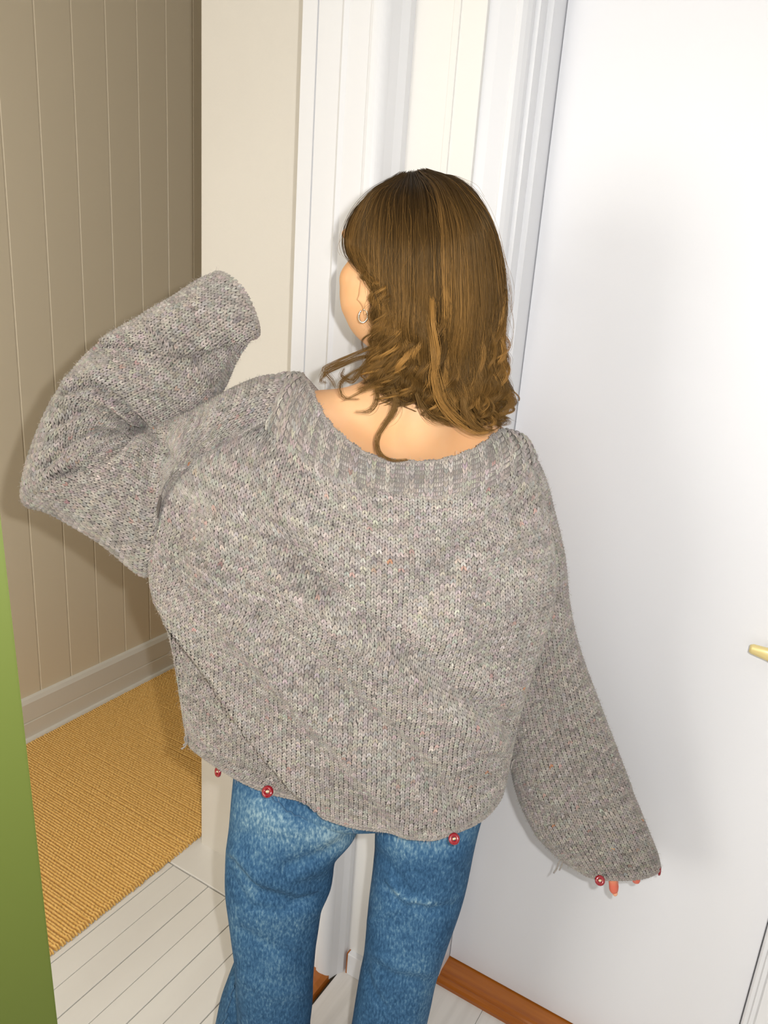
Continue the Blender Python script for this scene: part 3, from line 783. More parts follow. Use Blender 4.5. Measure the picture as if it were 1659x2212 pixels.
FL = [((535, 2000), (620, 2000), 1.06, 1.08, 1.11), ((524, 2040), (620, 2040), 1.04, 1.08, 1.12), ((506, 2085), (625, 2085), 1.035, 1.08, 1.13), ((482, 2150), (630, 2150), 1.03, 1.08, 1.13), ((462, 2212), (635, 2212), 1.03, 1.08, 1.13)]
lfolds = [('g', [(500, 1860), (560, 1930), (640, 1955), (700, 1945)], 12, -.007), ('g', [(510, 1840), (570, 1905), (650, 1925)], 14, .006),
          ('g', [(500, 1795), (600, 1815), (700, 1800), (768, 1795)], 10, -.002), ('g', [(495, 1880), (540, 1960), (610, 1970), (690, 1935)], 8, -.004),
          ('g', [(520, 2010), (590, 2050), (650, 2065)], 12, -.004), ('g', [(520, 2110), (600, 2150), (660, 2140)], 14, .003),
          ('g', [(560, 1740), (640, 1800), (740, 1800)], 30, .006), ('g', [(770, 1795), (700, 1850), (620, 1875)], 14, -.006), ('g', [(700, 1880), (620, 1900), (560, 1890)], 16, .005)]
rfolds = [('g', [(840, 1905), (870, 1940), (930, 1950)], 7, .005), ('g', [(830, 1920), (865, 1955), (930, 1966), (980, 1955)], 9, -.005), ('g', [(800, 1990), (840, 1965), (880, 1955)], 9, .004),
          ('g', [(800, 2080), (850, 2110), (920, 2125)], 13, -.004), ('g', [(815, 2060), (860, 2090), (930, 2098)], 13, .003), ('g', [(830, 1820), (900, 1850), (990, 1850)], 20, .003),
          ('g', [(785, 2070), (800, 2130), (830, 2180)], 8, -.004), ('g', [(800, 1830), (850, 1880), (880, 1930)], 10, -.003)]
GJ = [jeans_tube(LL, lfolds), jeans_tube(RL, rfolds), jeans_tube(FL, [('g', [(505, 2110), (495, 2180), (490, 2212)], 6, .003)], nv=60), jeans_tube(ST, [], ground=False, nv=60)]
Vs, Fs, Cs, b = [], [], [], 0
for gi, g in enumerate(GJ):
    # fine wrinkling everywhere
    nn = grid_normals(g); zz = g[..., 2]; aa = np.linspace(0, 2 * PI, g.shape[1], endpoint=False)[None]
    g += nn * (smooth_noise(np.cos(aa) * 2.2 + gi * 3, zz * 16, 40 + gi, 3) * .0022)[..., None]
    nv, nu, _ = g.shape; i, j = np.meshgrid(np.arange(nv - 1), np.arange(nu), indexing='ij')
    f = np.stack([i * nu + j, i * nu + (j + 1) % nu, (i + 1) * nu + (j + 1) % nu, (i + 1) * nu + j], -1).reshape(-1, 4)
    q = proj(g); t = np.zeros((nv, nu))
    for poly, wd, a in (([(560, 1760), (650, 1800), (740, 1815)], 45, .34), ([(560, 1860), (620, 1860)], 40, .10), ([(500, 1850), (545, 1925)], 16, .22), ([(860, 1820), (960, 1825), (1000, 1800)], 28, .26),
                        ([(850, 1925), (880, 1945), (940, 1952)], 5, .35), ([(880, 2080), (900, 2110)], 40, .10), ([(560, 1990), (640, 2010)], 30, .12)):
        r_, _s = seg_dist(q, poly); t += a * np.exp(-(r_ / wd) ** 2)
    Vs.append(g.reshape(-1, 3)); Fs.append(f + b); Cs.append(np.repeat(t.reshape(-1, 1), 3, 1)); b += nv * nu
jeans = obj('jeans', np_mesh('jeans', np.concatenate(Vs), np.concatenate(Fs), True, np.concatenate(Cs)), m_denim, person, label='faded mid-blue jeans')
# side seam on the flared lower left leg
q = [project_onto(x, y, [GJ[2]], .0006)[0] for x, y in dens([(508, 2120), (496, 2165), (484, 2212)], 14)]
v, f = tube(q, np.full(len(q), .0012), 6); obj('seam', np_mesh('seam', v, f), m_seam, jeans)
q = [project_onto(x, y, [GJ[0]], .0004)[0] for x, y in dens([(590, 1722), (625, 1755), (665, 1772), (712, 1782)], 14)]
v, f = tube(q, np.full(len(q), .0011), 6); obj('pocket_seam', np_mesh('pocket_seam', v, f), m_seam, jeans)

# ---------- body (one continuous surface)
bm = bmesh.new()
def ell(c, axes, rx, ry, rz, sub=3):
    r = bmesh.ops.create_icosphere(bm, subdivisions=sub, radius=1.0)
    A_ = np.array(axes)  # rows: local x,y,z in world
    for v in r['verts']:
        l = np.array(v.co) * (rx, ry, rz); v.co = Vector(c + l[0] * A_[0] + l[1] * A_[1] + l[2] * A_[2])
def cap(p, q, r0, r1, n=16):
    p, q = np.array(p), np.array(q); d = q - p; L = np.linalg.norm(d); path = []; rad = []
    for t in np.linspace(-1, 0, 6)[:-1]: path.append(p + d / L * r0 * t); rad.append(max(1e-4, r0 * math.sqrt(max(0, 1 - t * t))))
    for t in np.linspace(0, 1, 8): path.append(p + d * t); rad.append(r0 + (r1 - r0) * t)
    for t in np.linspace(0, 1, 6)[1:]: path.append(q + d / L * r1 * t); rad.append(max(1e-4, r1 * math.sqrt(max(0, 1 - t * t))))
    V, F = tube(path, rad, n); vs_ = [bm.verts.new(v) for v in V]
    for f in F:
        try: bm.faces.new([vs_[i] for i in f])
        except ValueError: pass
def chain(pts, rads):
    for i in range(len(pts) - 1): cap(pts[i], pts[i + 1], rads[i], rads[i + 1])
Zu = np.array([0, 0, 1.0])
lat = np.array([HEAD[1], -HEAD[0], 0])          # to the right
fwd3 = np.array([HEAD[0], HEAD[1], 0])
# head: facing left and away
ya = math.radians(52)
fx = fwd3 * math.cos(ya) - lat * math.sin(ya) + Zu * -0.04; fx /= np.linalg.norm(fx)
fl_ax = np.cross(Zu, fx); fl_ax /= np.linalg.norm(fl_ax); fz = np.cross(fx, fl_ax)   # left-of-face, up
HAX = (fx, fl_ax, fz); HS = 1.1
HC = P(916, 545, 1.035)
def hp(x, y, z): return HC + (fx * x + fl_ax * y + fz * z) * HS
ell(hp(-.008, 0, .020), HAX, .075, .062, .062)          # cranium
ell(hp(.030, 0, -.008), HAX, .064, .060, .066)           # brow and face block
for sgn in (-1, 1):
    ell(hp(.046, sgn * .026, -.048), HAX, .056, .044, .066)        # cheek
    ell(hp(.058, sgn * .036, -.034), HAX, .038, .030, .030)        # cheekbone
    ell(hp(.060, sgn * .020, -.085), HAX, .040, .032, .032)        # jaw
    cap(hp(.018, sgn * .048, -.070), hp(.062, sgn * .022, -.096), .022, .018)
    ell(hp(.080, sgn * .030, .018), HAX, .014, .026, .010)         # brow ridge
    ec = hp(.024, sgn * .072, -.052)
    ths = np.linspace(-2.3, 2.2, 12)
    ear = [ec + fx * (-.004 - .014 * math.cos(t)) + fz * (.006 + .027 * math.sin(t)) + fl_ax * sgn * (.007 + .006 * math.cos(t)) for t in ths]
    chain(ear, [.0050] * 12); ell(ec + fz * .002, HAX, .015, .0045, .026)
    ell(ec + fz * -.012 + fl_ax * sgn * .001, HAX, .010, .005, .018)
    ell(ec + fz * -.028 + fl_ax * sgn * .004 + fx * .004, HAX, .009, .0055, .010)    # lobe
    ell(ec + fx * .010 + fz * -.008 + fl_ax * sgn * .003, HAX, .005, .005, .008)    # tragus
ell(hp(.072, 0, -.098), HAX, .026, .030, .020)          # chin
ell(hp(.088, 0, -.060), HAX, .014, .024, .024)          # mouth area
cap(hp(.088, 0, .010), hp(.110, 0, -.030), .008, .011)              # nose
ell(hp(.108, 0, -.032), HAX, .012, .015, .009)
for sgn in (-1, 1): ell(hp(.100, sgn * .011, -.035), HAX, .010, .007, .007)
cap(hp(.098, -.018, -.054), hp(.098, .018, -.054), .005, .005); cap(hp(.097, -.015, -.063), hp(.097, .015, -.063), .0055, .0055)
# neck, shoulders, trunk
C7 = P(893, 905, 1.02)
chain([hp(-.030, 0, -.040), (hp(-.028, 0, -.100) + C7) / 2, C7], [.054, .053, .062])
cap(hp(.01, 0, -.10), P(880, 930, 1.08), .045, .055)
SL = P(600, 955, 1.06); SR = P(1085, 1072, 1.06)
chain([P(880, 850, 1.04), P(770, 895, 1.045), P(670, 905, 1.05), SL], [.045, .042, .045, .052])
chain([P(905, 870, 1.04), P(1010, 945, 1.045), P(1060, 985, 1.05), SR], [.045, .046, .048, .052])
ell(P(865, 1105, 1.075), (lat, fwd3, Zu), .165, .098, .155)
ell(P(870, 1075, 1.062), (lat, fwd3, Zu), .150, .088, .130)
ell(P(790, 1020, 1.060), (lat, fwd3, Zu), .105, .070, .085); ell(P(965, 1040, 1.058), (lat, fwd3, Zu), .100, .072, .080)
ell(P(885, 985, 1.050), (lat, fwd3, Zu), .110, .066, .075)
chain([P(850, 1180, 1.07), P(810, 1450, 1.06), P(790, 1640, 1.05)], [.125, .100, .110])
HL, HR = P(640, 1660, 1.04), P(925, 1660, 1.04)
ell(P(785, 1620, 1.045), (lat, fwd3, Zu), .140, .075, .085)
def leg(hip, k_px, k_h, foot_xy):
    knee = P(*k_px, k_h); ank = np.array([foot_xy[0], foot_xy[1], .085])
    chain([hip, knee], [.078, .052]); chain([knee, ank], [.050, .034])
    heel = ank + Zu * -.05 - fwd3 * .03; toe = ank + Zu * -.062 + fwd3 * .14
    chain([ank, heel], [.034, .030]); cap(heel + Zu * -.002, toe, .030, .018); cap(heel + lat * .015, toe + lat * .022, .028, .016); cap(heel - lat * .015, toe - lat * .02, .028, .016)
gl, gr = GJ[0][-1].mean(0), GJ[1][-1].mean(0)
leg(HL, (592, 2165), 1.035, gl[:2]); leg(HR, (850, 2165), 1.04, gr[:2])
# arms and hands
EL, WL = P(112, 1035, 1.085), P(342, 800, 1.08)
chain([SL, P(350, 1010, 1.075), EL], [.050, .043, .036]); chain([EL, P(200, 935, 1.085), WL], [.036, .036, .023])
ER, WR = P(1200, 1400, 1.065), P(1275, 1735, 1.07)
chain([SR, P(1150, 1230, 1.06), ER], [.050, .042, .034]); chain([ER, P(1230, 1520, 1.068), WR], [.034, .035, .023])
def hand(w, tipdir, across, viewn, tips, lens):
    """w wrist; tipdir unit towards the fingers; across unit across the palm; viewn palm normal"""
    pc = w + tipdir * .045
    for o in (-.026, -.009, .009, .026): cap(w + across * o * .55 + tipdir * .005, w + tipdir * .078 + across * o, .014, .0105)
    for o, L, cu in zip((-.028, -.0095, .0095, .028), lens, tips):
        k0 = w + tipdir * .080 + across * o
        d = tipdir; p = k0
        for i, (s1, r0, r1) in enumerate(((.45, .0088, .0084), (.30, .0083, .0078), (.25, .0077, .0068))):
            d = d + viewn * cu * (.35 if i else .15) + across * o * 1.5; d = d / np.linalg.norm(d); q = p + d * L * s1; cap(p, q, r0, r1, 12); p = q
    th = w + across * -.028 + tipdir * .02
    cap(th, th + tipdir * .035 - across * .006 + viewn * .016, .013, .010); cap(th + tipdir * .035 - across * .006 + viewn * .016, th + tipdir * .060 + across * .004 + viewn * .026, .010, .0085)
vL = P(420, 690, 1.0) - CAMP; vL /= np.linalg.norm(vL)
td = P(478, 672, 1.06) - WL; td /= np.linalg.norm(td); ac = np.cross(td, vL); ac /= np.linalg.norm(ac)
hand(WL, td, ac, vL, (.9, .9, .9, .9), (.055, .060, .056, .045))
vR = P(1320, 1830, 1.0) - CAMP; vR /= np.linalg.norm(vR)
td = P(1334, 1900, 1.06) - WR; td /= np.linalg.norm(td); ac = np.cross(vR, td); ac /= np.linalg.norm(ac)
hand(WR, td, ac, vR, (.3, .15, .2, .5), (.055, .062, .058, .045))
# two visible fingertips of the lowered hand, one of the raised hand
ft = [P(1318, 1830, 1.045), P(1324, 1880, 1.045), P(1326, 1921, 1.045)]; chain(ft, [.0092, .0090, .0084])
ft2 = [P(1362, 1820, 1.06), P(1370, 1870, 1.058), P(1374, 1900, 1.058)]; chain(ft2, [.0090, .0088, .0082])
ft3 = [P(455, 655, 1.06), P(482, 616, 1.06), P(489, 607, 1.06)]; chain(ft3, [.0085, .0078, .0070])
me = bm_mesh('body', bm, True)
body = obj('body', me, [m_skin, m_tip], person)
md = body.modifiers.new('remesh', 'REMESH'); md.mode = 'VOXEL'; md.voxel_size = .0034; md.use_smooth_shade = True
md = body.modifiers.new('smooth', 'SMOOTH'); md.factor = .5; md.iterations = 7
# extra smoothing round the nape and upper back only
ng = bpy.data.node_groups.new('smooth_nape', 'GeometryNodeTree')
ng.interface.new_socket('Geometry', in_out='INPUT', socket_type='NodeSocketGeometry'); ng.interface.new_socket('Geometry', in_out='OUTPUT', socket_type='NodeSocketGeometry')
gi_, go_ = ng.nodes.new('NodeGroupInput'), ng.nodes.new('NodeGroupOutput')
sp_, po_, bl_ = ng.nodes.new('GeometryNodeSetPosition'), ng.nodes.new('GeometryNodeInputPosition'), ng.nodes.new('GeometryNodeBlurAttribute')
bl_.data_type = 'FLOAT_VECTOR'; bl_.inputs['Iterations'].default_value = 160
di_ = ng.nodes.new('ShaderNodeVectorMath'); di_.operation = 'DISTANCE'; di_.inputs[1].default_value = tuple(P(875, 950, 1.0))
mr_ = ng.nodes.new('ShaderNodeMapRange'); mr_.inputs['From Min'].default_value = .19; mr_.inputs['From Max'].default_value = .12
vin = [i_ for i_ in bl_.inputs if i_.name == 'Value' and i_.type == 'VECTOR'][0]; vout = [i_ for i_ in bl_.outputs if i_.type == 'VECTOR'][0]
ng.links.new(po_.outputs[0], di_.inputs[0]); ng.links.new(di_.outputs['Value'], mr_.inputs['Value']); ng.links.new(mr_.outputs['Result'], bl_.inputs['Weight'])
ng.links.new(po_.outputs[0], vin); ng.links.new(vout, sp_.inputs['Position']); ng.links.new(gi_.outputs[0], sp_.inputs['Geometry']); ng.links.new(sp_.outputs[0], go_.inputs[0])
gm_ = body.modifiers.new('nape', 'NODES'); gm_.node_group = ng
# red of the flash shining through the fingertips, painted into the skin colour
nt = m_skin.node_tree; bsdf = nt.nodes['Principled BSDF']; src = bsdf.inputs['Base Color'].links[0].from_socket
tcn = nt.nodes.new('ShaderNodeTexCoord'); prev = src
for tip_ in (ft[2], ft2[2], ft3[2]):
    d_ = nt.nodes.new('ShaderNodeVectorMath'); d_.operation = 'DISTANCE'; d_.inputs[1].default_value = tuple(tip_); nt.links.new(tcn.outputs['Object'], d_.inputs[0])
    m_ = nt.nodes.new('ShaderNodeMapRange'); m_.inputs['From Min'].default_value = .045; m_.inputs['From Max'].default_value = .015; nt.links.new(d_.outputs['Value'], m_.inputs['Value'])
    x_ = nt.nodes.new('ShaderNodeMix'); x_.data_type = 'RGBA'; nt.links.new(m_.outputs['Result'], x_.inputs[0]); nt.links.new(prev, x_.inputs[6]); x_.inputs[7].default_value = (.72, .17, .11, 1); prev = x_.outputs[2]
nt.links.new(prev, bsdf.inputs['Base Color'])
# nails
for c, d in ((P(1328, 1932, 1.043), (ft[2] - ft[1])), (P(1375, 1903, 1.056), (ft2[2] - ft2[1]))):
    d = d / np.linalg.norm(d); side = np.cross(d, vR)
    v, f = tube([c - d * .008, c - d * .002, c + d * .002, c + d * .0035], [(.0050, .0012), (.0050, .0012), (.0032, .001), (.001, .0006)], 10)
    obj('fingernail', np_mesh('fingernail', v, f), m_nail, body)
# eyes, brows, lips (face is turned away, still modelled)
for sgn in (-1, 1):
    b2 = bmesh.new(); bmesh.ops.create_uvsphere(b2, u_segments=20, v_segments=12, radius=.0125)
    for v in b2.verts: v.co += Vector(hp(.072, sgn * .028, .002))
    obj('eye', bm_mesh('eye', b2, True), m_eye, body)
    v, f = tube([hp(.092, sgn * .014, .021), hp(.092, sgn * .026, .025), hp(.083, sgn * .037, .022)], [(.002, .0035), (.002, .004), (.0012, .002)], 8)
    obj('eyebrow', np_mesh('eyebrow', v, f), m_brow, body)
    v, f = tube([hp(.0855, sgn * .017, .0045), hp(.0865, sgn * .028, .0075), hp(.080, sgn * .038, .003)], [.0009, .0013, .0007], 6)
    obj('eyelashes', np_mesh('eyelashes', v, f), m_brow, body)
v, f = tube([hp(.098, -.020, -.058), hp(.104, -.008, -.0555), hp(.104, .008, -.0555), hp(.098, .020, -.058)], [(.002, .003), (.004, .0045), (.004, .0045), (.002, .003)], 10)
obj('lips', np_mesh('lips', v, f), m_lips, body)
# hoop earring
ec = hp(.026, .068, -.052) + fz * -.030 + fl_ax * .010 + Zu * .006 + right * .0015
ths = np.linspace(0, 2 * PI * .93, 30); ea = M @ np.array([.85, 0, -.5]); eb = M @ np.array([0, 1.0, 0])
V, F = tube([ec + ea * .0068 * math.sin(t) - eb * .0080 * math.cos(t) for t in ths], [.0011] * 30, 10)
obj('earring', np_mesh('earring', V, F), m_silver, person, label='small silver hoop earring')

# ---------- hair
def hsurf(x, y):
    """distance of the outer hair surface for a pixel position (head and fall of hair)"""
    u = np.clip((x - 925) / 178, -1, 1); top = np.clip((560 - y) / 192, 0, 1)
    b_ = .115 * np.sqrt(np.clip(1 - u * u, 0, 1)) * np.sqrt(np.clip(1 - top ** 2.2, 0, 1))
    low = np.clip((y - 640) / 260, 0, 1)
    return 1.040 - b_ * (1 - .22 * low)
GD = [
 [(866, 380), (802, 415), (757, 465), (742, 515), (750, 552), (788, 590), (820, 612), (824, 655), (808, 705), (782, 745)],
 [(868, 379), (808, 418), (775, 475), (764, 530), (778, 572), (803, 598), (828, 640), (826, 690), (812, 735), (780, 775)],
 [(870, 377), (818, 422), (800, 490), (797, 550), (806, 600), (824, 650), (826, 705), (818, 755), (800, 790), (765, 808)],
 [(873, 376), (832, 426), (820, 500), (820, 570), (824, 640), (832, 700), (832, 750), (824, 795), (814, 830), (800, 856)],
 [(878, 375), (848, 428), (842, 510), (842, 590), (846, 670), (850, 730), (850, 780), (850, 825), (850, 855), (846, 880)],
 [(884, 373), (874, 425), (872, 510), (872, 600), (874, 680), (876, 745), (880, 800), (886, 840), (894, 870), (900, 892)],
 [(892, 372), (904, 420), (910, 510), (910, 600), (912, 690), (914, 760), (922, 820), (938, 862), (955, 892), (974, 914)],
 [(900, 371), (934, 412), (948, 505), (950, 600), (952, 690), (952, 770), (960, 830), (978, 876), (1002, 910), (1034, 932)],
 [(908, 370), (958, 402), (988, 490), (994, 600), (996, 700), (994, 780), (1000, 840), (1016, 882), (1040, 914), (1058, 930)],
 [(914, 370), (978, 396), (1026, 478), (1042, 580), (1046, 690), (1042, 785), (1046, 840), (1056, 880), (1066, 905), (1070, 920)],
 [(920, 371), (994, 396), (1048, 470), (1074, 565), (1081, 680), (1070, 770), (1076, 830), (1090, 866), (1090, 888), (1076, 905)],
 [(925, 371), (1004, 400), (1058, 472), (1085, 560), (1095, 660), (1090, 735), (1082, 775), (1095, 825), (1108, 860), (1088, 888)],
]
GD = np.array(GD, float)
gh = hsurf(GD[..., 0], GD[..., 1])
guides = np.array([[P(x, y, h) for (x, y), h in zip(g, hh)] for g, hh in zip(GD, gh)])
# far side of the head (towards the wall), mirrored behind
far = []
for (xx, dh) in ((1082, .045), (1045, .085), (1000, .105), (960, .11)):
    g = []
    for t, y in enumerate([372, 386, 440, 560, 680, 765, 815, 850, 875, 890]):
        x = 915 + (xx - 915) * [0, .42, .74, .95, 1.0, 1.0, 1.0, 1.02, 1.02, 1.0][t]
        g.append(P(x, y + (8 if t == 0 else 0), 1.04 + dh * [0.15, .75, 1.1, 1.1, 1.05, 1, 1, 1, 1, 1][t]))
    far.append(g)
guides = np.concatenate([guides, np.array(far)]); NG = len(guides)
guides = np.array([cr_open(g, 40) for g in guides])
def gsample(s_):
    s_ = np.clip(s_, 0, NG - 1.001); i = int(s_); f = s_ - i; return guides[i] * (1 - f) + guides[i + 1] * f
# under-layer
sheet = cr_open(guides[:, :30], 60)                       # (60,38,3)
cen = HC + Zu * -.01
def inset(S, d):
    c = cen[None, None] * np.ones_like(S); c[..., 2] = np.minimum(S[..., 2], cen[2]); v = S - c; L = np.linalg.norm(v, axis=-1, keepdims=True) + 1e-9
    return S - v / L * d
s1, s2 = inset(sheet, .008), inset(sheet, .026)
nu, nv = 60, 30
def gridf(nu, nv, off=0, flip=False):
    i, j = np.meshgrid(np.arange(nu - 1), np.arange(nv - 1), indexing='ij'); a = i * nv + j
    f = np.stack([a, a + 1, a + nv + 1, a + nv], -1).reshape(-1, 4) + off; return f[:, ::-1] if flip else f
n1 = nu * nv; F = [gridf(nu, nv), gridf(nu, nv, n1, True)]
edge = [(0, j) for j in range(nv)] + [(i, nv - 1) for i in range(1, nu)] + [(nu - 1, j) for j in range(nv - 2, -1, -1)] + [(i, 0) for i in range(nu - 2, 0, -1)]
ei = np.array([i * nv + j for i, j in edge]); F.append(np.stack([ei, ei + n1, np.roll(ei, -1) + n1, np.roll(ei, -1)], 1))
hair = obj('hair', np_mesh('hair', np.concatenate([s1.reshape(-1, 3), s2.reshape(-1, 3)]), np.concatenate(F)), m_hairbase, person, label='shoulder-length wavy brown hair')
# strands
PTS, COLR, RAD = [], [], []
_w = [[(rng.uniform(0, 2 * PI), rng.uniform(.6, 1.6), rng.uniform(0, 6.28)) for _ in range(5)] for _ in range(2)]
def snoise(x, y, k):
    return sum(np.sin(f * (x * 1.6 * math.cos(a) + y * (.35 + .65 * abs(math.sin(a)))) + q) for a, f, q in _w[k]) / 3.0
def colour_at(t, lock_tone, s01):
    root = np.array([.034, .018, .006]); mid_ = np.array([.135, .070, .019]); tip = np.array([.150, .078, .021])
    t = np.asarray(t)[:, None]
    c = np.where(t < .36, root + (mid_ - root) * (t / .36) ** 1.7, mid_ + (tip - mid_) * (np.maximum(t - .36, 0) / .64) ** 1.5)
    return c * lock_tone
nl = 300; per = 105; npt = 34
tt = np.linspace(0, 1, npt)
for li in range(nl):
    s0 = rng.uniform(0, NG - 1) if li % 4 else rng.uniform(0, 11.2)
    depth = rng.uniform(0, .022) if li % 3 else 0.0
    end = rng.uniform(.80, 1.03) if rng.random() < .75 else rng.uniform(.55, .8)
    tone = float(np.clip(rng.lognormal(-.04, .5), .35, 2.6)) * (1.0 - 14 * depth)  # deeper locks darkened, shade between locks painted into their tone
    amp = rng.uniform(.004, .012); wl = rng.uniform(2.2, 4.0); ph = rng.uniform(0, 2 * PI); curl = rng.uniform(-1, 1)
    wid = rng.uniform(.16, .42)
    nst = int(per * rng.uniform(.6, 1.4))
    for si in range(nst):
        ds = rng.normal(0, wid * .6)
        g0 = gsample(s0 + ds); gc = gsample(s0 + ds * .12)
        clump = np.clip((tt - .35) / .6, 0, 1)[:, None] ** 1.2 * rng.uniform(.25, .85)
        idx_ = np.clip(tt * end * 39, 0, 38.999); i0 = idx_.astype(int); fr = (idx_ - i0)[:, None]
        a_ = g0[i0] * (1 - fr) + g0[i0 + 1] * fr; c_ = gc[i0] * (1 - fr) + gc[i0 + 1] * fr
        p = a_ * (1 - clump) + c_ * clump
        v = p - np.array([cen[0], cen[1], 0]); v[:, 2] = np.maximum(0, p[:, 2] - cen[2]); v[:, 2] -= 0; v = p - np.stack([np.full(npt, cen[0]), np.full(npt, cen[1]), np.minimum(p[:, 2], cen[2])], 1)
        v /= np.linalg.norm(v, axis=1)[:, None] + 1e-9
        lt = np.cross(v, Zu); lt /= np.linalg.norm(lt, axis=1)[:, None] + 1e-9
        wv = np.clip((tt * end - .34) / .40, 0, 1) ** 1.2
        p = p + lt * (wv * amp * np.sin(tt * end * wl * 2 * PI + ph + ds * 1.2))[:, None] + v * (wv * amp * .8 * np.cos(tt * end * wl * 2 * PI + ph + ds))[:, None]
        wc = np.clip((tt * end - .36) / .35, 0, 1)
        sx = s0 * 1.15 + ds * .9; tq = tt * end * 15
        p = p + lt * (wc * .0085 * snoise(sx, tq, 0))[:, None] + v * (wc * .0100 * snoise(sx * 1.3, tq * 1.1, 1))[:, None]
        p = p - v * (depth + abs(rng.normal(0, .003)))
        p = p + v * (rng.normal(0, .0014)) + lt * (rng.normal(0, .0022)) + lt * (np.sin(tt * rng.uniform(5, 11) + rng.uniform(0, 6.3)) * rng.normal(0, .0016) * np.clip(tt * 2 - .3, 0, 1))[:, None]
        if rng.random() < .055:   # fly-away
            p = p + (v * rng.uniform(0, .010) + lt * rng.normal(0, .007)) * np.clip(tt - .12, 0, 1)[:, None] * rng.uniform(.6, 1.3)
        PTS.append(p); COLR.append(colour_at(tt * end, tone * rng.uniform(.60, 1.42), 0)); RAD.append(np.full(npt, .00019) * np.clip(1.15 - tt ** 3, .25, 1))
# loose wavy tendrils on the surface of the lower half
for li in range(130):
    s0 = rng.uniform(.3, 11.2); tone = float(np.clip(rng.lognormal(.22, .45), .5, 2.6)); amp = rng.uniform(.005, .013); wl = rng.uniform(2.6, 5.0)
    ph = rng.uniform(0, 2 * PI); t0 = rng.uniform(.30, .55); t1 = min(1.0, t0 + rng.uniform(.3, .6)); sgn_ = rng.choice([-1, 1]); lift_ = rng.uniform(-.001, .006)
    gcx = gsample(s0); tl = t0 + (t1 - t0) * tt; idx_ = np.clip(tl * 39, 0, 38.999); i0 = idx_.astype(int); fr = (idx_ - i0)[:, None]
    pc = gcx[i0] * (1 - fr) + gcx[np.minimum(i0 + 1, 39)] * fr
    v = pc - np.stack([np.full(npt, cen[0]), np.full(npt, cen[1]), np.minimum(pc[:, 2], cen[2])], 1); v /= np.linalg.norm(v, axis=1)[:, None] + 1e-9
    lt = np.cross(v, Zu); lt /= np.linalg.norm(lt, axis=1)[:, None] + 1e-9
    e_ = np.clip(tt * 1.6, 0, 1)
    pc = pc + lt * (e_ * amp * np.sin(tt * wl * 2 * PI * (t1 - t0) * 1.6 + ph))[:, None] + v * (e_ * (amp * .7 * np.cos(tt * wl * 2 * PI * (t1 - t0) * 1.6 + ph)) + lift_ - .012 * (1 - e_))[:, None]
    for _ in range(int(rng.uniform(14, 46))):
        o = rng.normal(0, 1, 2) * .0016; pr_ = (.3 + .9 * np.sin(np.pi * tt) * rng.uniform(.6, 1.2))[:, None]
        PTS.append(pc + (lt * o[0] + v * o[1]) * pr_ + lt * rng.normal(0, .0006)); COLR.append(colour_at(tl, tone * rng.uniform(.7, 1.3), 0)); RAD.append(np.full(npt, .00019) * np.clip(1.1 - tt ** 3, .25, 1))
# stray hairs standing off the outline
for _ in range(260):
    g = gsample(rng.uniform(0, NG - 1)); i0 = rng.integers(2, 26); L_ = rng.integers(6, 14); q = g[i0:i0 + L_]; q = cr_open(q, npt)
    v = q - cen; v[:, 2] = np.maximum(v[:, 2], 0); v /= np.linalg.norm(v, axis=1)[:, None] + 1e-9; lt = np.cross(v, Zu); lt /= np.linalg.norm(lt, axis=1)[:, None] + 1e-9
    PTS.append(q + v * (rng.uniform(.002, .012) * np.sin(np.pi * tt * rng.uniform(.5, 1)))[:, None] + lt * (rng.normal(0, .008) * tt ** 2 + .002 * np.sin(tt * rng.uniform(4, 12)))[:, None])
    COLR.append(colour_at(.4 + .3 * tt, 1.5, 0)); RAD.append(np.full(npt, .00011))
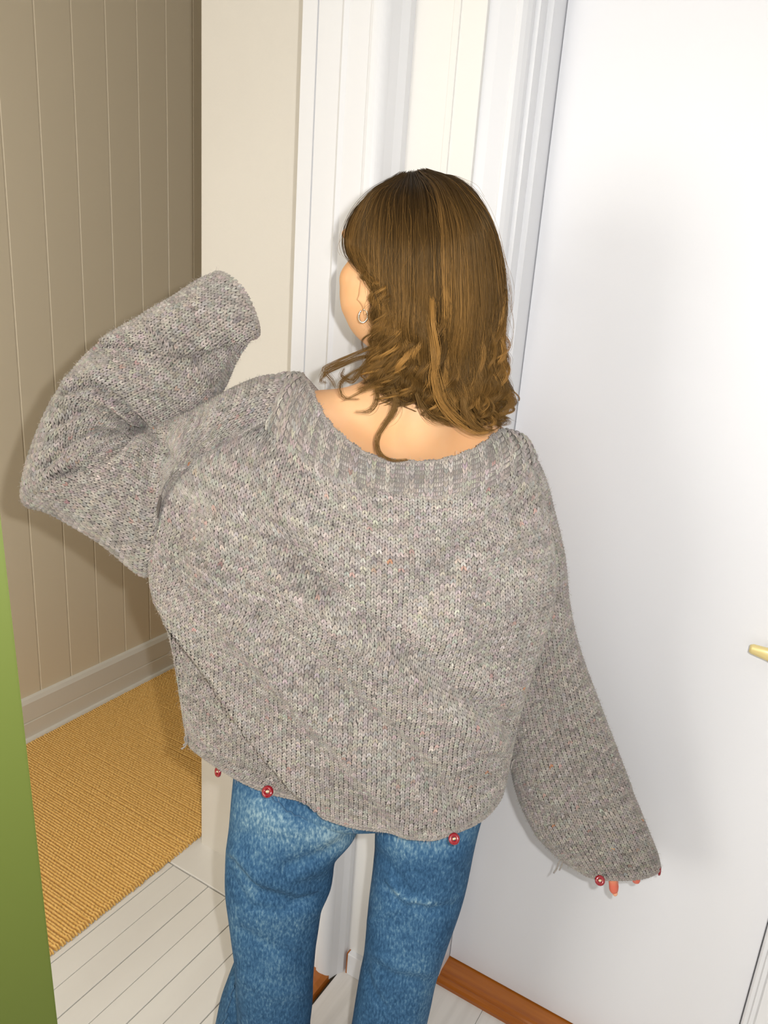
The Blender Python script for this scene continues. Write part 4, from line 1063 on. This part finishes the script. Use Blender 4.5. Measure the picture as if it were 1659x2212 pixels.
# separate curls lying on the neck and shoulder: (points, strands, spread, tone)
WS = [
 ([(842, 800, .955), (852, 845, .952), (853, 880, .950), (835, 912, .948), (816, 945, .946), (820, 978, .944), (848, 994, .935), (880, 993, .932)], 42, .0026, 1.0),
 ([(838, 790, .96), (846, 830, .955), (856, 870, .95), (846, 900, .948), (828, 918, .946)], 60, .0045, 1.05),
 ([(800, 800, .975), (812, 835, .968), (812, 868, .962), (796, 888, .962), (768, 890, .965)], 26, .0030, .9),
 ([(795, 770, .99), (765, 778, .99), (730, 792, .99), (703, 806, .99), (692, 824, .99), (705, 828, .99)], 30, .0028, .8),
 ([(800, 750, .99), (760, 768, .99), (722, 785, .99), (700, 800, .99), (716, 822, .985), (724, 838, .98)], 26, .0030, .9),
 ([(790, 790, .98), (758, 806, .98), (735, 828, .975), (742, 856, .97), (775, 862, .965)], 18, .0022, .9),
 ([(805, 760, .97), (780, 800, .97), (760, 822, .97), (738, 812, .975), (744, 796, .98)], 30, .0030, .85),
 ([(815, 790, .965), (800, 830, .962), (775, 850, .962), (742, 866, .965)], 12, .0020, 1.0),
 ([(934, 610, .94), (934, 690, .914), (944, 760, .918), (937, 815, .922), (948, 862, .925), (980, 905, .928), (1022, 934, .932), (1054, 934, .935)], 42, .0040, 2.5),
 ([(925, 660, .935), (936, 760, .917), (944, 820, .922), (960, 868, .925), (992, 902, .928), (1012, 915, .93)], 24, .0060, 1.9),
 ([(1050, 800, .985), (1075, 830, .985), (1098, 848, .985), (1106, 868, .985), (1090, 888, .985), (1066, 905, .985)], 60, .0040, 1.2),
 ([(900, 850, .93), (915, 885, .93), (935, 905, .93), (962, 915, .93)], 24, .0050, .9),
 ([(1000, 860, .935), (1010, 900, .935), (1035, 928, .938), (1068, 930, .945)], 60, .0050, 1.1),
]
for pts, ns, spread, tone in WS:
    q = cr_open(np.array([P(*p) for p in pts]), npt)
    for _ in range(ns):
        off = rng.normal(0, spread * .6, 3); prof = (.35 + .65 * np.sin(np.pi * np.clip(tt, 0, 1)) + .3 * tt * rng.random())[:, None]
        n_ = int(npt); p = q + off * prof + rng.normal(0, .0007, 3)
        PTS.append(p); COLR.append(colour_at(.45 + tt * .55, tone * rng.uniform(.8, 1.15), 0)); RAD.append(np.full(npt, .00021) * np.clip(1.1 - tt ** 2, .25, 1))
PTS = np.array(PTS, np.float32); nS = len(PTS)
hc = bpy.data.hair_curves.new('hair_strands'); hc.add_curves([npt] * nS)
hc.attributes['position'].data.foreach_set('vector', PTS.ravel())
ra = hc.attributes.get('radius') or hc.attributes.new('radius', 'FLOAT', 'POINT')
ra.data.foreach_set('value', np.array(RAD, np.float32).ravel())
ca = hc.attributes.new('tint', 'FLOAT_COLOR', 'POINT')
cc = np.ones((nS * npt, 4), np.float32); cc[:, :3] = np.array(COLR, np.float32).reshape(-1, 3); ca.data.foreach_set('color', cc.ravel())
hs = obj('hair_strands', hc, m_hair, hair, kind='stuff')
print('strands', nS, 'person z check', P(920, 370, 1.0)[2], P(760, 1795, .95)[2], gl, gr)
